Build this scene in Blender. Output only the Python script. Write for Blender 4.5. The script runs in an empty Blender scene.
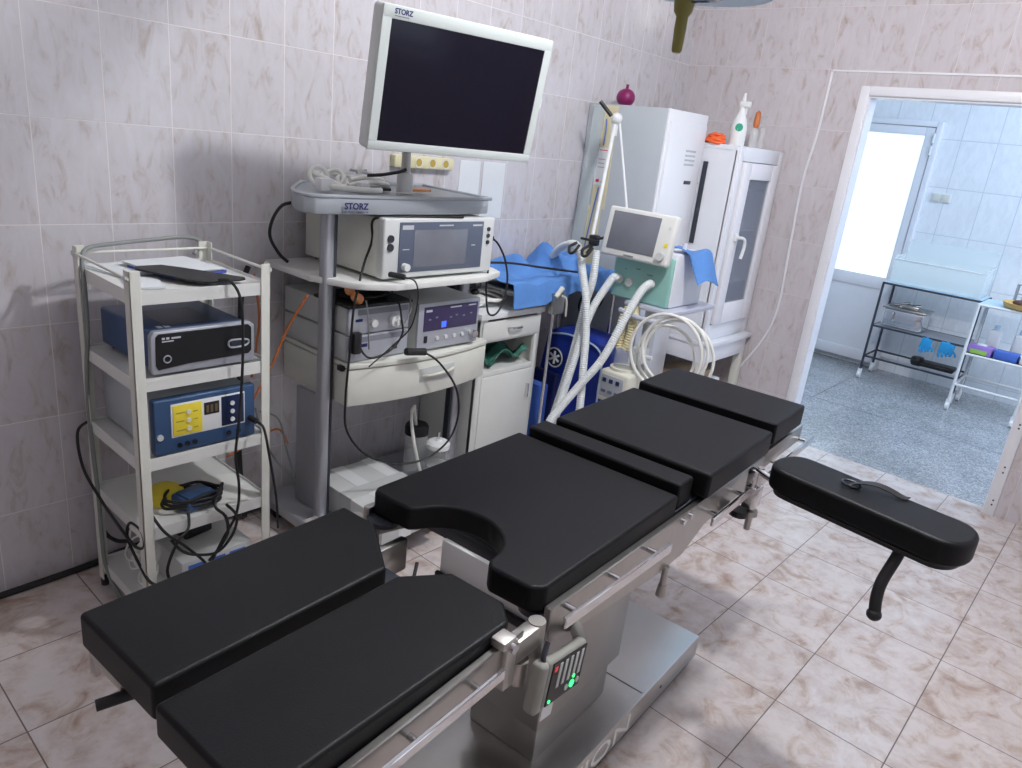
import bpy, bmesh, math, random
from mathutils import Vector, Matrix
random.seed(7)
S = bpy.context.scene
COL = S.collection
PI = math.pi
def R_(d): return math.radians(d)

# ------------------------------------------------------------------ materials
def newmat(name):
    m = bpy.data.materials.new(name); m.use_nodes = True
    nt = m.node_tree; b = nt.nodes['Principled BSDF']
    return m, nt, b
def mat(name, col, rough=.5, metal=0., spec=.5, var=0., vscale=20., bump=0., bscale=80., coat=0., emit=None, es=0., alpha=1., trans=0., ior=1.45):
    m, nt, b = newmat(name)
    b.inputs['Base Color'].default_value = (*col, 1)
    b.inputs['Roughness'].default_value = rough
    b.inputs['Metallic'].default_value = metal
    b.inputs['Specular IOR Level'].default_value = spec
    b.inputs['Coat Weight'].default_value = coat
    b.inputs['Transmission Weight'].default_value = trans
    b.inputs['IOR'].default_value = ior
    b.inputs['Alpha'].default_value = alpha
    if emit: b.inputs['Emission Color'].default_value = (*emit, 1); b.inputs['Emission Strength'].default_value = es
    tc = nt.nodes.new('ShaderNodeTexCoord')
    n = nt.nodes.new('ShaderNodeTexNoise'); n.inputs['Scale'].default_value = vscale; n.inputs['Detail'].default_value = 4
    nt.links.new(tc.outputs['Object'], n.inputs['Vector'])
    if var > 0:
        mx = nt.nodes.new('ShaderNodeMix'); mx.data_type = 'RGBA'
        mx.inputs['A'].default_value = (*[c*(1-var) for c in col], 1)
        mx.inputs['B'].default_value = (*[min(1, c*(1+var)) for c in col], 1)
        nt.links.new(n.outputs['Fac'], mx.inputs['Factor']); nt.links.new(mx.outputs['Result'], b.inputs['Base Color'])
    if bump > 0:
        n2 = nt.nodes.new('ShaderNodeTexNoise'); n2.inputs['Scale'].default_value = bscale; n2.inputs['Detail'].default_value = 3
        nt.links.new(tc.outputs['Object'], n2.inputs['Vector'])
        bp = nt.nodes.new('ShaderNodeBump'); bp.inputs['Strength'].default_value = bump; bp.inputs['Distance'].default_value = .01
        nt.links.new(n2.outputs['Fac'], bp.inputs['Height']); nt.links.new(bp.outputs['Normal'], b.inputs['Normal'])
    return m

def ramp(nt, stops):
    r = nt.nodes.new('ShaderNodeValToRGB'); e = r.color_ramp.elements
    e[0].position, e[0].color = stops[0][0], (*stops[0][1], 1)
    e[1].position, e[1].color = stops[-1][0], (*stops[-1][1], 1)
    for p, c in stops[1:-1]:
        k = e.new(p); k.color = (*c, 1)
    return r

def tile_mat(name, axis, pu, pv, w, h, mort, stops, groutc, rough, veins=(3.4, 8.5), blotch=0, groutdark=None, bumpd=.0012):
    """tiles of w by h; axis picks which world axes run along the surface"""
    m, nt, b = newmat(name); L = nt.links; N = nt.nodes
    geo = N.new('ShaderNodeNewGeometry'); sp = N.new('ShaderNodeSeparateXYZ'); L.new(geo.outputs['Position'], sp.inputs[0])
    cb = N.new('ShaderNodeCombineXYZ')
    def off(sock, o):
        a = N.new('ShaderNodeMath'); a.operation = 'SUBTRACT'; L.new(sock, a.inputs[0]); a.inputs[1].default_value = o - 100*0; return a.outputs[0]
    u = off(sp.outputs[axis[0]], pu); v = off(sp.outputs[axis[1]], pv)
    L.new(u, cb.inputs[0]); L.new(v, cb.inputs[1])
    br = N.new('ShaderNodeTexBrick'); br.offset = 0; br.squash = 1
    br.inputs['Scale'].default_value = 1; br.inputs['Mortar Size'].default_value = mort; br.inputs['Mortar Smooth'].default_value = .1
    br.inputs['Brick Width'].default_value = w; br.inputs['Row Height'].default_value = h; br.inputs['Bias'].default_value = 0
    br.inputs['Color1'].default_value = (0, 0, 0, 1); br.inputs['Color2'].default_value = (1, 1, 1, 1); br.inputs['Mortar'].default_value = (.5, .5, .5, 1)
    # shift so that whole tile pattern sits in positive space
    add = N.new('ShaderNodeVectorMath'); add.operation = 'ADD'; add.inputs[1].default_value = (w*40, h*40, 0)
    L.new(cb.outputs[0], add.inputs[0]); L.new(add.outputs[0], br.inputs['Vector'])
    # vein noise, shifted a little from tile to tile
    ofs = N.new('ShaderNodeVectorMath'); ofs.operation = 'MULTIPLY_ADD'
    L.new(br.outputs['Color'], ofs.inputs[0]); ofs.inputs[1].default_value = (.6, 1.1, 2.0); L.new(add.outputs[0], ofs.inputs[2])
    map_ = N.new('ShaderNodeMapping'); map_.inputs['Rotation'].default_value = (0, 0, .5); map_.inputs['Scale'].default_value = (veins[1], veins[0], 1)
    L.new(ofs.outputs[0], map_.inputs['Vector'])
    n1 = N.new('ShaderNodeTexNoise'); n1.inputs['Scale'].default_value = 2.6; n1.inputs['Detail'].default_value = 7; n1.inputs['Roughness'].default_value = .62; n1.inputs['Distortion'].default_value = 1.0
    L.new(map_.outputs[0], n1.inputs['Vector'])
    r = ramp(nt, stops); L.new(n1.outputs['Fac'], r.inputs[0])
    col = r.outputs['Color']
    if blotch:
        n2 = N.new('ShaderNodeTexNoise'); n2.inputs['Scale'].default_value = 9; n2.inputs['Detail'].default_value = 6; n2.inputs['Roughness'].default_value = .7
        L.new(add.outputs[0], n2.inputs['Vector'])
        r2 = ramp(nt, [(.35, (.80, .74, .72)), (.55, (1, 1, 1)), (.8, (1, 1, 1))]); L.new(n2.outputs['Fac'], r2.inputs[0])
        mm = N.new('ShaderNodeMix'); mm.data_type = 'RGBA'; mm.blend_type = 'MULTIPLY'; mm.inputs['Factor'].default_value = blotch
        L.new(col, mm.inputs['A']); L.new(r2.outputs['Color'], mm.inputs['B']); col = mm.outputs['Result']
    mx = N.new('ShaderNodeMix'); mx.data_type = 'RGBA'; L.new(br.outputs['Fac'], mx.inputs['Factor'])
    L.new(col, mx.inputs['A']); mx.inputs['B'].default_value = (*groutc, 1); L.new(mx.outputs['Result'], b.inputs['Base Color'])
    rr = N.new('ShaderNodeMapRange'); L.new(br.outputs['Fac'], rr.inputs['Value']); rr.inputs['To Min'].default_value = rough; rr.inputs['To Max'].default_value = .7
    L.new(rr.outputs[0], b.inputs['Roughness'])
    bp = N.new('ShaderNodeBump'); bp.invert = True; bp.inputs['Distance'].default_value = bumpd; bp.inputs['Strength'].default_value = .6
    L.new(br.outputs['Fac'], bp.inputs['Height']); L.new(bp.outputs['Normal'], b.inputs['Normal'])
    return m

WV = [(.28, (.43, .37, .35)), (.38, (.52, .485, .485)), (.46, (.58, .56, .585)), (.70, (.625, .61, .65))]
M_ = {}
M_['tile_left'] = tile_mat('tile_left', ('Y', 'Z'), .1136, .2676, .2, .30227, .0016, WV, (.74, .72, .72), .16)
M_['tile_back'] = tile_mat('tile_back', ('X', 'Z'), .0429, .2676, .2, .30227, .0014, [(p, (c[0]*.98, c[1]*.935, c[2]*.92)) for p, c in WV], (.66, .62, .62), .13)
M_['tile_right'] = tile_mat('tile_right', ('Y', 'Z'), .1136, .2676, .2, .30227, .0016, WV, (.74, .72, .72), .3)
M_['tile_far'] = tile_mat('tile_far', ('X', 'Z'), .02, .1, .25, .36, .003, [(.3, (.78, .80, .82)), (.6, (.86, .88, .90)), (.8, (.88, .90, .92))], (.60, .64, .68), .25)
M_['tile_far_side'] = tile_mat('tile_far_side', ('Y', 'Z'), .02, .1, .25, .36, .003, [(.3, (.78, .80, .82)), (.6, (.86, .88, .90)), (.8, (.88, .90, .92))], (.60, .64, .68), .25)
M_['floor'] = tile_mat('floor_tile', ('X', 'Y'), 1.6454, 2.040, .3236, .3323, .0019,
    [(.28, (.38, .28, .22)), (.40, (.53, .44, .39)), (.50, (.62, .56, .54)), (.70, (.665, .62, .61))], (.15, .12, .11), .22, veins=(3.0, 3.6), blotch=.9)

def terrazzo():
    m, nt, b = newmat('terrazzo'); N = nt.nodes; L = nt.links
    geo = N.new('ShaderNodeNewGeometry')
    v = N.new('ShaderNodeTexVoronoi'); v.inputs['Scale'].default_value = 130; L.new(geo.outputs['Position'], v.inputs['Vector'])
    sp = N.new('ShaderNodeSeparateColor'); L.new(v.outputs['Color'], sp.inputs[0])
    r = ramp(nt, [(.0, (.22, .23, .25)), (.3, (.32, .33, .35)), (.7, (.42, .44, .46)), (1, (.58, .60, .62))]); L.new(sp.outputs[0], r.inputs[0])
    n = N.new('ShaderNodeTexNoise'); n.inputs['Scale'].default_value = 3; n.inputs['Detail'].default_value = 3; L.new(geo.outputs['Position'], n.inputs['Vector'])
    r2 = ramp(nt, [(.3, (.72, .74, .74)), (.7, (1, 1, 1))]); L.new(n.outputs['Fac'], r2.inputs[0])
    mm = N.new('ShaderNodeMix'); mm.data_type = 'RGBA'; mm.blend_type = 'MULTIPLY'; mm.inputs['Factor'].default_value = 1
    L.new(r.outputs['Color'], mm.inputs['A']); L.new(r2.outputs['Color'], mm.inputs['B']); L.new(mm.outputs['Result'], b.inputs['Base Color'])
    b.inputs['Roughness'].default_value = .22
    return m
M_['terrazzo'] = terrazzo()
M_['ceiling'] = mat('ceiling_paint', (.85, .85, .86), .8)
M_['plastic_frame'] = mat('white_plastic_frame', (.80, .80, .83), .35, var=.03)
M_['white_paint'] = mat('white_enamel', (.74, .75, .72), .38, var=.06, vscale=9)
M_['white_edge'] = mat('ivory_enamel', (.72, .73, .66), .4, var=.06, vscale=12)
M_['cab_white'] = mat('cabinet_white', (.78, .80, .84), .35, var=.03, vscale=5)
M_['locker_grey'] = mat('locker_grey', (.47, .51, .54), .42, var=.07, vscale=6)
M_['pale_plastic'] = mat('pale_grey_plastic', (.66, .68, .67), .42)
M_['control_grey'] = mat('control_grey', (.30, .30, .27), .5)
M_['ivory_plastic'] = mat('ivory_plastic', (.70, .69, .60), .42)
M_['pale_lilac'] = mat('pale_lilac_metal', (.55, .57, .66), .35, metal=.1)
M_['bezel_grey'] = mat('bezel_grey', (.58, .63, .61), .4)
M_['cream'] = mat('cream_plastic', (.72, .66, .42), .45)
M_['case_grey'] = mat('instrument_case', (.55, .57, .56), .45, var=.04)
M_['silver_face'] = mat('silver_fascia', (.45, .47, .52), .38, metal=.3)
M_['panel_slate'] = mat('slate_panel', (.10, .12, .17), .3)
M_['panel_violet'] = mat('violet_panel', (.045, .035, .10), .3)
M_['screen'] = mat('dark_glass', (.006, .005, .012), .09, spec=.32)
M_['screen_grey'] = mat('grey_glass', (.17, .18, .21), .16, var=.25, vscale=8)
M_['black_vinyl'] = mat('black_vinyl', (.0028, .0032, .0044), .47, spec=.27, bump=.10, bscale=420, var=.25, vscale=14)
M_['black_plastic'] = mat('black_plastic', (.012, .012, .014), .4)
M_['black_rubber'] = mat('black_rubber', (.014, .014, .015), .55)
M_['steel'] = mat('brushed_steel', (.42, .41, .39), .30, metal=1, var=.10, vscale=30)
M_['steel_plate'] = mat('satin_steel_plate', (.50, .49, .47), .30, metal=1, var=.16, vscale=5)
M_['satin_steel'] = mat('satin_steel', (.50, .48, .45), .42, metal=.9)
M_['chrome'] = mat('chrome', (.72, .72, .73), .14, metal=1)
M_['column_steel'] = mat('column_cover', (.38, .37, .35), .36, metal=.85, var=.1, vscale=4)
M_['alu'] = mat('grey_aluminium', (.42, .43, .46), .36, metal=.55)
M_['tray_grey'] = mat('tray_grey', (.36, .39, .42), .38, metal=.15)
M_['dark_metal'] = mat('dark_metal', (.05, .055, .07), .35, metal=.4)
M_['blue_case'] = mat('blue_enamel', (.040, .085, .20), .38, var=.06, vscale=6)
M_['blue_front'] = mat('blue_fascia', (.035, .080, .175), .35)
M_['navy'] = mat('navy_label', (.010, .022, .07), .35)
M_['yellow'] = mat('yellow_label', (.80, .66, .05), .4)
M_['label_white'] = mat('white_label', (.78, .80, .80), .45)
M_['print_white'] = mat('white_print', (.55, .57, .60), .5)
M_['print_navy'] = mat('navy_print', (.01, .015, .10), .5)
M_['print_grey'] = mat('grey_print', (.22, .23, .26), .5)
M_['print_red'] = mat('red_print', (.62, .03, .05), .5)
M_['print_green'] = mat('green_print', (.02, .33, .20), .5)
M_['red_orange'] = mat('orange_plastic', (.80, .13, .03), .45)
M_['orange'] = mat('orange_cable', (.55, .17, .05), .5)
M_['peach'] = mat('peach_plastic', (.80, .35, .14), .45)
M_['paper'] = mat('paper', (.74, .78, .80), .7, var=.05, vscale=8)
M_['paper_blue'] = mat('blue_paper', (.06, .09, .42), .6)
M_['grey_cable'] = mat('grey_cable', (.23, .25, .24), .5)
M_['white_cable'] = mat('white_cable', (.84, .85, .80), .45)
M_['yellow_hose'] = mat('yellowed_hose', (.72, .64, .38), .42)
M_['hose'] = mat('corrugated_hose', (.74, .78, .78), .35, var=.08, vscale=60)
M_['drape'] = mat('blue_drape', (.10, .26, .62), .75, var=.18, vscale=10, bump=.3, bscale=30)
M_['glove'] = mat('blue_glove', (.02, .32, .66), .5)
M_['bag_blue'] = mat('blue_nylon', (.012, .035, .30), .5, bump=.35, bscale=24, var=.3, vscale=9)
M_['bag_dark'] = mat('dark_blue_nylon', (.008, .016, .10), .55)
M_['mint'] = mat('mint_plastic', (.30, .56, .50), .4)
M_['green_cloth'] = mat('green_cloth', (.04, .16, .12), .8, var=.4, vscale=20)
M_['plum'] = mat('plum_rubber', (.20, .01, .09), .35)
M_['olive'] = mat('olive_handle', (.23, .21, .05), .45, var=.1)
M_['brown'] = mat('dark_brown_wood', (.10, .05, .035), .6, var=.2)
M_['carton'] = mat('carton', (.52, .40, .28), .7, var=.1)
M_['purple'] = mat('purple_carton', (.36, .22, .62), .5)
M_['lime'] = mat('lime_print', (.35, .62, .12), .5)
M_['carton_blue'] = mat('blue_carton', (.07, .17, .60), .5)
M_['basket'] = mat('straw_basket', (.62, .42, .15), .7, var=.25, vscale=60)
M_['sky_pale'] = mat('pale_blue_plastic', (.50, .66, .80), .4)
M_['clear'] = mat('clear_plastic', (.86, .95, .95), .12, alpha=.34)
M_['clear_jar'] = mat('clear_jar', (.80, .83, .82), .1, alpha=.28)
M_['glass_dim'] = mat('cabinet_glass', (.30, .34, .42), .08, alpha=.45)
M_['led_green'] = mat('green_led', (.02, .5, .1), .4, emit=(.05, 1, .25), es=2.2)
M_['led_blue'] = mat('blue_led', (.02, .05, .8), .4, emit=(.05, .12, 1), es=1.6)
M_['led_red'] = mat('red_led', (.4, .03, .03), .4, emit=(1, .1, .1), es=.3)
M_['segment'] = mat('display_segments', (.10, .08, .05), .4, emit=(1, .6, .2), es=.03)
M_['lamp_glow'] = mat('lamp_diffuser', (.9, .9, .9), .5, emit=(.93, .96, 1), es=6)
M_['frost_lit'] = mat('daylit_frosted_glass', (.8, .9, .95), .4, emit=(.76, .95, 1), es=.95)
M_['outlet'] = mat('outlet_ivory', (.70, .66, .42), .4)
M_['brass'] = mat('brass_contact', (.45, .33, .06), .4)

# ------------------------------------------------------------------ mesh builder
MW = {}     # object name -> world matrix of an empty
class MB:
    def __init__(s): s.bm = bmesh.new(); s.wn = False
    def _merge(s, b, smooth=False):
        if smooth:
            for f in b.faces: f.smooth = True
        me = bpy.data.meshes.new('tmp'); b.to_mesh(me); b.free(); s.bm.from_mesh(me); bpy.data.meshes.remove(me)
        return s
    def box(s, x0, x1, y0, y1, z0, z1, bev=0., seg=2, smooth=False):
        return s.obox(((x0+x1)/2, (y0+y1)/2, (z0+z1)/2), (abs(x1-x0), abs(y1-y0), abs(z1-z0)), None, bev, seg, smooth)
    def obox(s, c, size, rot=None, bev=0., seg=2, smooth=False):
        b = bmesh.new(); bmesh.ops.create_cube(b, size=1)
        bmesh.ops.scale(b, vec=size, verts=b.verts)
        if bev > 0: bmesh.ops.bevel(b, geom=b.edges[:], offset=min(bev, min(size)*.48), segments=seg, affect='EDGES', profile=.5)
        if rot is not None: bmesh.ops.transform(b, matrix=rot.to_4x4(), verts=b.verts)
        bmesh.ops.translate(b, vec=c, verts=b.verts)
        return s._merge(b, smooth)
    def cyl(s, p0, p1, r, n=16, r2=None, caps=True):
        p0, p1 = Vector(p0), Vector(p1); d = p1-p0
        b = bmesh.new(); bmesh.ops.create_cone(b, cap_ends=caps, segments=n, radius1=r, radius2=r if r2 is None else r2, depth=d.length)
        for f in b.faces:
            f.smooth = len(f.verts) == 4
        q = Vector((0, 0, 1)).rotation_difference(d.normalized())
        bmesh.ops.transform(b, matrix=Matrix.Translation((p0+p1)/2) @ q.to_matrix().to_4x4(), verts=b.verts)
        return s._merge(b)
    def sph(s, c, r, sc=(1, 1, 1), n=16):
        b = bmesh.new(); bmesh.ops.create_uvsphere(b, u_segments=n, v_segments=n//2+2, radius=r)
        bmesh.ops.scale(b, vec=sc, verts=b.verts); bmesh.ops.translate(b, vec=c, verts=b.verts)
        return s._merge(b, True)
    def tube(s, pts, r, n=8, sub=6, closed=False, ridge=0., rstep=.012):
        P = [Vector(p) for p in pts]; out = []
        m = len(P)
        if m == 2: out = [P[0].lerp(P[1], k/10) for k in range(11)]
        else:
            for i in range(m if closed else m-1):
                g = lambda k: P[k % m] if closed else P[min(max(k, 0), m-1)]
                a, b_, c, d = g(i-1), g(i), g(i+1), g(i+2)
                for k in range(sub):
                    t = k/sub
                    out.append(.5*((2*b_)+(c-a)*t+(2*a-5*b_+4*c-d)*t*t+(3*b_-a-3*c+d)*t**3))
            if not closed: out.append(P[-1])
        if ridge > 0:   # corrugated: resample evenly
            L = [0.]
            for i in range(1, len(out)): L.append(L[-1]+(out[i]-out[i-1]).length)
            N = max(4, int(L[-1]/(rstep/2))); res = []; j = 0
            for k in range(N+1):
                t = L[-1]*k/N
                while j < len(L)-2 and L[j+1] < t: j += 1
                res.append(out[j].lerp(out[j+1], (t-L[j])/max(1e-6, L[j+1]-L[j])))
            out = res
        b = bmesh.new(); rings = []; up = None; K = len(out)
        for i in range(K):
            if closed: t = out[(i+1) % K]-out[i-1]
            else: t = out[min(i+1, K-1)]-out[max(i-1, 0)]
            t = t.normalized() if t.length > 1e-9 else Vector((0, 0, 1))
            if up is None: up = t.orthogonal().normalized()
            up = (up-t*up.dot(t)); up = up.normalized() if up.length > 1e-6 else t.orthogonal().normalized()
            w = t.cross(up); rad = r*(1+(ridge if i % 2 else -ridge)) if ridge else r
            rings.append([b.verts.new(out[i]+up*math.cos(2*PI*k/n)*rad+w*math.sin(2*PI*k/n)*rad) for k in range(n)])
        for i in range(K if closed else K-1):
            A, B = rings[i], rings[(i+1) % K]
            for k in range(n): b.faces.new((A[k], A[(k+1) % n], B[(k+1) % n], B[k]))
        if not closed: b.faces.new(rings[0][::-1]); b.faces.new(rings[-1])
        return s._merge(b, ridge == 0)
    def prism(s, poly, a0, a1, axis='z', bev=0., seg=3, smooth=False):
        """poly in the two other axes (xy / yz for 'x' / xz for 'y'), extruded a0..a1 along axis"""
        b = bmesh.new()
        def mk(p, a): return {'z': (p[0], p[1], a), 'x': (a, p[0], p[1]), 'y': (p[0], a, p[1])}[axis]
        v = [b.verts.new(mk(p, a0)) for p in poly]; f = b.faces.new(v)
        r = bmesh.ops.extrude_face_region(b, geom=[f]); nv = [g for g in r['geom'] if isinstance(g, bmesh.types.BMVert)]
        d = {'z': (0, 0, a1-a0), 'x': (a1-a0, 0, 0), 'y': (0, a1-a0, 0)}[axis]
        bmesh.ops.translate(b, vec=d, verts=nv); bmesh.ops.recalc_face_normals(b, faces=b.faces)
        if bev > 0:
            bmesh.ops.bevel(b, geom=[e for e in b.edges if e.calc_face_angle(0) > .35], offset=bev, segments=seg, affect='EDGES', profile=.5)
        return s._merge(b, smooth)
    def lathe(s, prof, c=(0, 0, 0), n=20, rot=None):
        b = bmesh.new(); rings = []
        for r, z in prof: rings.append([b.verts.new((r*math.cos(2*PI*k/n), r*math.sin(2*PI*k/n), z)) for k in range(n)])
        for A, B in zip(rings, rings[1:]):
            for k in range(n): b.faces.new((A[k], A[(k+1) % n], B[(k+1) % n], B[k]))
        b.faces.new(rings[0][::-1]); b.faces.new(rings[-1])
        if rot is not None: bmesh.ops.transform(b, matrix=rot.to_4x4(), verts=b.verts)
        bmesh.ops.translate(b, vec=c, verts=b.verts)
        bmesh.ops.recalc_face_normals(b, faces=b.faces)
        return s._merge(b, True)
    def grid(s, fn, nu, nv, thick=.003):
        b = bmesh.new(); V = [[b.verts.new(fn(i/nu, j/nv)) for j in range(nv+1)] for i in range(nu+1)]
        for i in range(nu):
            for j in range(nv): b.faces.new((V[i][j], V[i+1][j], V[i+1][j+1], V[i][j+1]))
        bmesh.ops.recalc_face_normals(b, faces=b.faces)
        bmesh.ops.solidify(b, geom=b.faces[:], thickness=thick)
        return s._merge(b, True)
    def build(s, name, m, parent=None, local=False, wn=False):
        me = bpy.data.meshes.new(name)
        for mm in (m if isinstance(m, list) else [m]): me.materials.append(M_[mm] if isinstance(mm, str) else mm)
        sharp = True
        o = bpy.data.objects.new(name, me); COL.objects.link(o)
        root = parent
        W = Matrix.Identity(4)
        chain = []
        while root is not None: chain.append(root); root = root.parent
        for r in reversed(chain):
            W = W @ (Matrix.Translation(r.location) @ r.rotation_euler.to_matrix().to_4x4())
        if parent is not None:
            o.parent = parent
            if not local: s.bm.transform(W.inverted())
            else:
                # local means: in the top thing's frame
                T = chain[-1]; TW = Matrix.Translation(T.location) @ T.rotation_euler.to_matrix().to_4x4()
                s.bm.transform(W.inverted() @ TW)
        else:
            xs = [v.co for v in s.bm.verts]
            c = Vector((sum(v.x for v in xs)/len(xs), sum(v.y for v in xs)/len(xs), min(v.z for v in xs)))
            bmesh.ops.translate(s.bm, vec=-c, verts=s.bm.verts); o.location = c
        s.bm.to_mesh(me); s.bm.free()
        try: me.set_sharp_from_angle(angle=R_(40))
        except Exception: pass
        if wn:
            md = o.modifiers.new('wn', 'WEIGHTED_NORMAL'); md.keep_sharp = True; md.weight = 100
        return o
def tag(o, label=None, cat=None, group=None, kind=None):
    if label: o['label'] = label
    if cat: o['category'] = cat
    if group: o['group'] = group
    if kind: o['kind'] = kind
    return o
def thing(name, label, cat, loc=(0, 0, 0), rz=0., group=None):
    o = bpy.data.objects.new(name, None); o.empty_display_size = .05; COL.objects.link(o); o.location = loc; o.rotation_euler = (0, 0, rz)
    return tag(o, label, cat, group)
def struct(name, mb, m, **k):
    o = mb.build(name, m, **k); o['kind'] = 'structure'; return o
def text_part(name, s_, size, origin, ux, uy, m, parent, depth=.0006, local=False, xs=1., bold=.0):
    """raised lettering: origin is its lower left corner, ux/uy the reading and up directions"""
    cu = bpy.data.curves.new('t', 'FONT'); cu.body = s_; cu.size = size; cu.extrude = depth; cu.offset = bold; cu.resolution_u = 3
    ob = bpy.data.objects.new('t', cu); COL.objects.link(ob)
    dg = bpy.context.evaluated_depsgraph_get(); me = bpy.data.meshes.new_from_object(ob.evaluated_get(dg))
    bpy.data.objects.remove(ob)
    ux, uy = Vector(ux).normalized(), Vector(uy).normalized(); uz = ux.cross(uy)
    T = Matrix(((ux.x*xs, uy.x, uz.x, origin[0]), (ux.y*xs, uy.y, uz.y, origin[1]), (ux.z*xs, uy.z, uz.z, origin[2]), (0, 0, 0, 1)))
    me.transform(T); b = MB(); b.bm.from_mesh(me); bpy.data.meshes.remove(me)
    return b.build(name, m, parent, local)

# ------------------------------------------------------------------ room
YB = 4.25; XR = 4.3; YF = -1.3; ZC = 3.0
struct('floor', MB().box(-.1, XR+.1, YF-.1, 4.33, -.1, 0), 'floor')
struct('wall_left', MB().box(-.12, 0, YF-.1, 4.35, 0, ZC), 'tile_left')
wb = MB(); DX0, DX1, DZ = 1.075, 2.150, 1.965
wb.box(-.12, DX0, YB, YB+.10, 0, ZC); wb.box(DX1, XR+.1, YB, YB+.10, 0, ZC); wb.box(DX0, DX1, YB, YB+.10, DZ, ZC)
struct('wall_back', wb, 'tile_back')
wy0, wy1, wz0, wz1 = 1.7, 3.5, .95, 2.15
wr = MB(); wr.box(XR, XR+.12, YF-.1, wy0, 0, ZC); wr.box(XR, XR+.12, wy1, YB, 0, ZC); wr.box(XR, XR+.12, wy0, wy1, 0, wz0); wr.box(XR, XR+.12, wy0, wy1, wz1, ZC)
struct('wall_right', wr, 'tile_right')
struct('wall_front', MB().box(-.12, XR+.12, YF-.12, YF, 0, ZC), 'tile_back')
struct('ceiling', MB().box(-.12, XR+.12, YF-.12, 4.35, ZC, ZC+.08), 'ceiling')
wf = MB()
for a, b_ in ((wy0, wy0+.06), (wy1-.06, wy1), ((wy0+wy1)/2-.035, (wy0+wy1)/2+.035)): wf.box(XR+.02, XR+.09, a, b_, wz0, wz1, .004)
for a, b_ in ((wz0, wz0+.06), (wz1-.06, wz1)): wf.box(XR+.02, XR+.09, wy0+.06, wy1-.06, a, b_, .004)
struct('window_1', wf, 'plastic_frame')
# doorway frame : thin white casing and lining
df = MB()
CW = .042
df.box(DX0-CW, DX0+.004, YB-.012, YB, 0, DZ+CW, .003); df.box(DX1-.004, DX1+CW, YB-.012, YB, 0, DZ+CW, .003); df.box(DX0+.004, DX1-.004, YB-.012, YB, DZ-.004, DZ+CW, .003)
df.box(DX0, DX0+.012, YB, YB+.105, 0, DZ); df.box(DX1-.012, DX1, YB, YB+.105, 0, DZ); df.box(DX0+.012, DX1-.012, YB, YB+.105, DZ-.014, DZ)
struct('trim_1', df, 'plastic_frame')
hh = MB()
for z in (.06, .085, .24, .27, .48, .50): hh.cyl((DX1+.02, YB-.0135, z), (DX1+.02, YB-.0115, z), .0045, 10)
struct('trim_4', hh, 'dark_metal')
# joint strip around the doorway tiles
js = MB(); js.box(.862, 3.2, YB-.004, YB, 2.072, 2.080)
struct('trim_2', js, 'plastic_frame')
bb = MB(); bb.tube([(.045, -1.0, .012), (.045, .2, .012), (.03, .72, .012), (.014, 1.0, .022), (.012, 2.2, .018)], .011, 8)
tag(bb.build('black_cable', 'black_rubber'), 'thick black cable running along the foot of the left wall', 'cable')

# second room
Y2 = 6.75
struct('floor_2', MB().box(.0, 4.0, 4.33, Y2+.1, -.1, 0), 'terrazzo')
struct('trim_3', MB().box(.48, 4.0, 5.36, 5.363, -.001, .0006).obox((.84, 5.83, .0002), (.0035, 1.05, .001), Matrix.Rotation(R_(0), 3, 'Z')), 'dark_metal')
struct('wall_far', MB().box(.0, 4.0, Y2, Y2+.1, 0, ZC), 'tile_far')
struct('wall_far_left', MB().box(-.1, .0, 4.35, Y2, 0, ZC), 'tile_far_side')
struct('wall_far_right', MB().box(3.8, 3.9, 4.35, Y2, 0, ZC), 'tile_far_side')
struct('ceiling_far', MB().box(.0, 4.0, 4.35, Y2+.1, ZC, ZC+.08), 'ceiling')
# far door
dy = 6.66
d = MB(); d.box(.02, .06, dy, Y2, 0, 2.02, .004); d.box(.845, .885, dy, Y2, 0, 2.02, .004); d.box(.06, .845, dy, Y2, 1.98, 2.02, .004)
dr = struct('door_1', d, 'plastic_frame')
d2 = MB(); d2.box(.065, .135, dy+.01, dy+.05, .05, 1.975, .004); d2.box(.775, .84, dy+.01, dy+.05, .05, 1.975, .004)
d2.box(.135, .775, dy+.01, dy+.05, 1.91, 1.975, .004); d2.box(.135, .775, dy+.01, dy+.05, .68, .78, .004); d2.box(.135, .775, dy+.01, dy+.05, .05, .14, .004)
d2.box(.135, .775, dy+.022, dy+.038, .14, .68)
d2.build('door_leaf', 'plastic_frame', dr)
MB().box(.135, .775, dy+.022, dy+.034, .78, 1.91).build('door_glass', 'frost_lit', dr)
hg = MB()
for z in (1.77, 1.86, .25): hg.cyl((.846, dy-.006, z), (.846, dy-.006, z+.07), .008, 10)
hg.build('hinge', 'label_white', dr)
sw = thing('light_switch', 'white double wall switch on the tiled far wall right of the glazed door', 'switch', (1.0, Y2, 1.44))
MB().box(.925, 1.065, Y2-.012, Y2, 1.43, 1.50, .004).build('switch_plate', 'label_white', sw)
for x in (.932, 1.0): MB().box(x, x+.058, Y2-.017, Y2-.010, 1.437, 1.493, .003).build('rocker', 'ivory_plastic', sw)

# ------------------------------------------------------------------ operating table (local frame: +Y to the head end)
T = thing('operating_table', 'black padded operating table with steel frame on a wide steel base', 'operating table', (1.56, 1.35, 0), R_(4))
def tb(mb, name, m, parent=None, **k): return mb.build(name, m, parent or T, local=True, **k)
def lobe_pad(poly, z0, z1, bev=.008): return MB().prism(poly, z0, z1, 'z', bev, 4)
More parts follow.
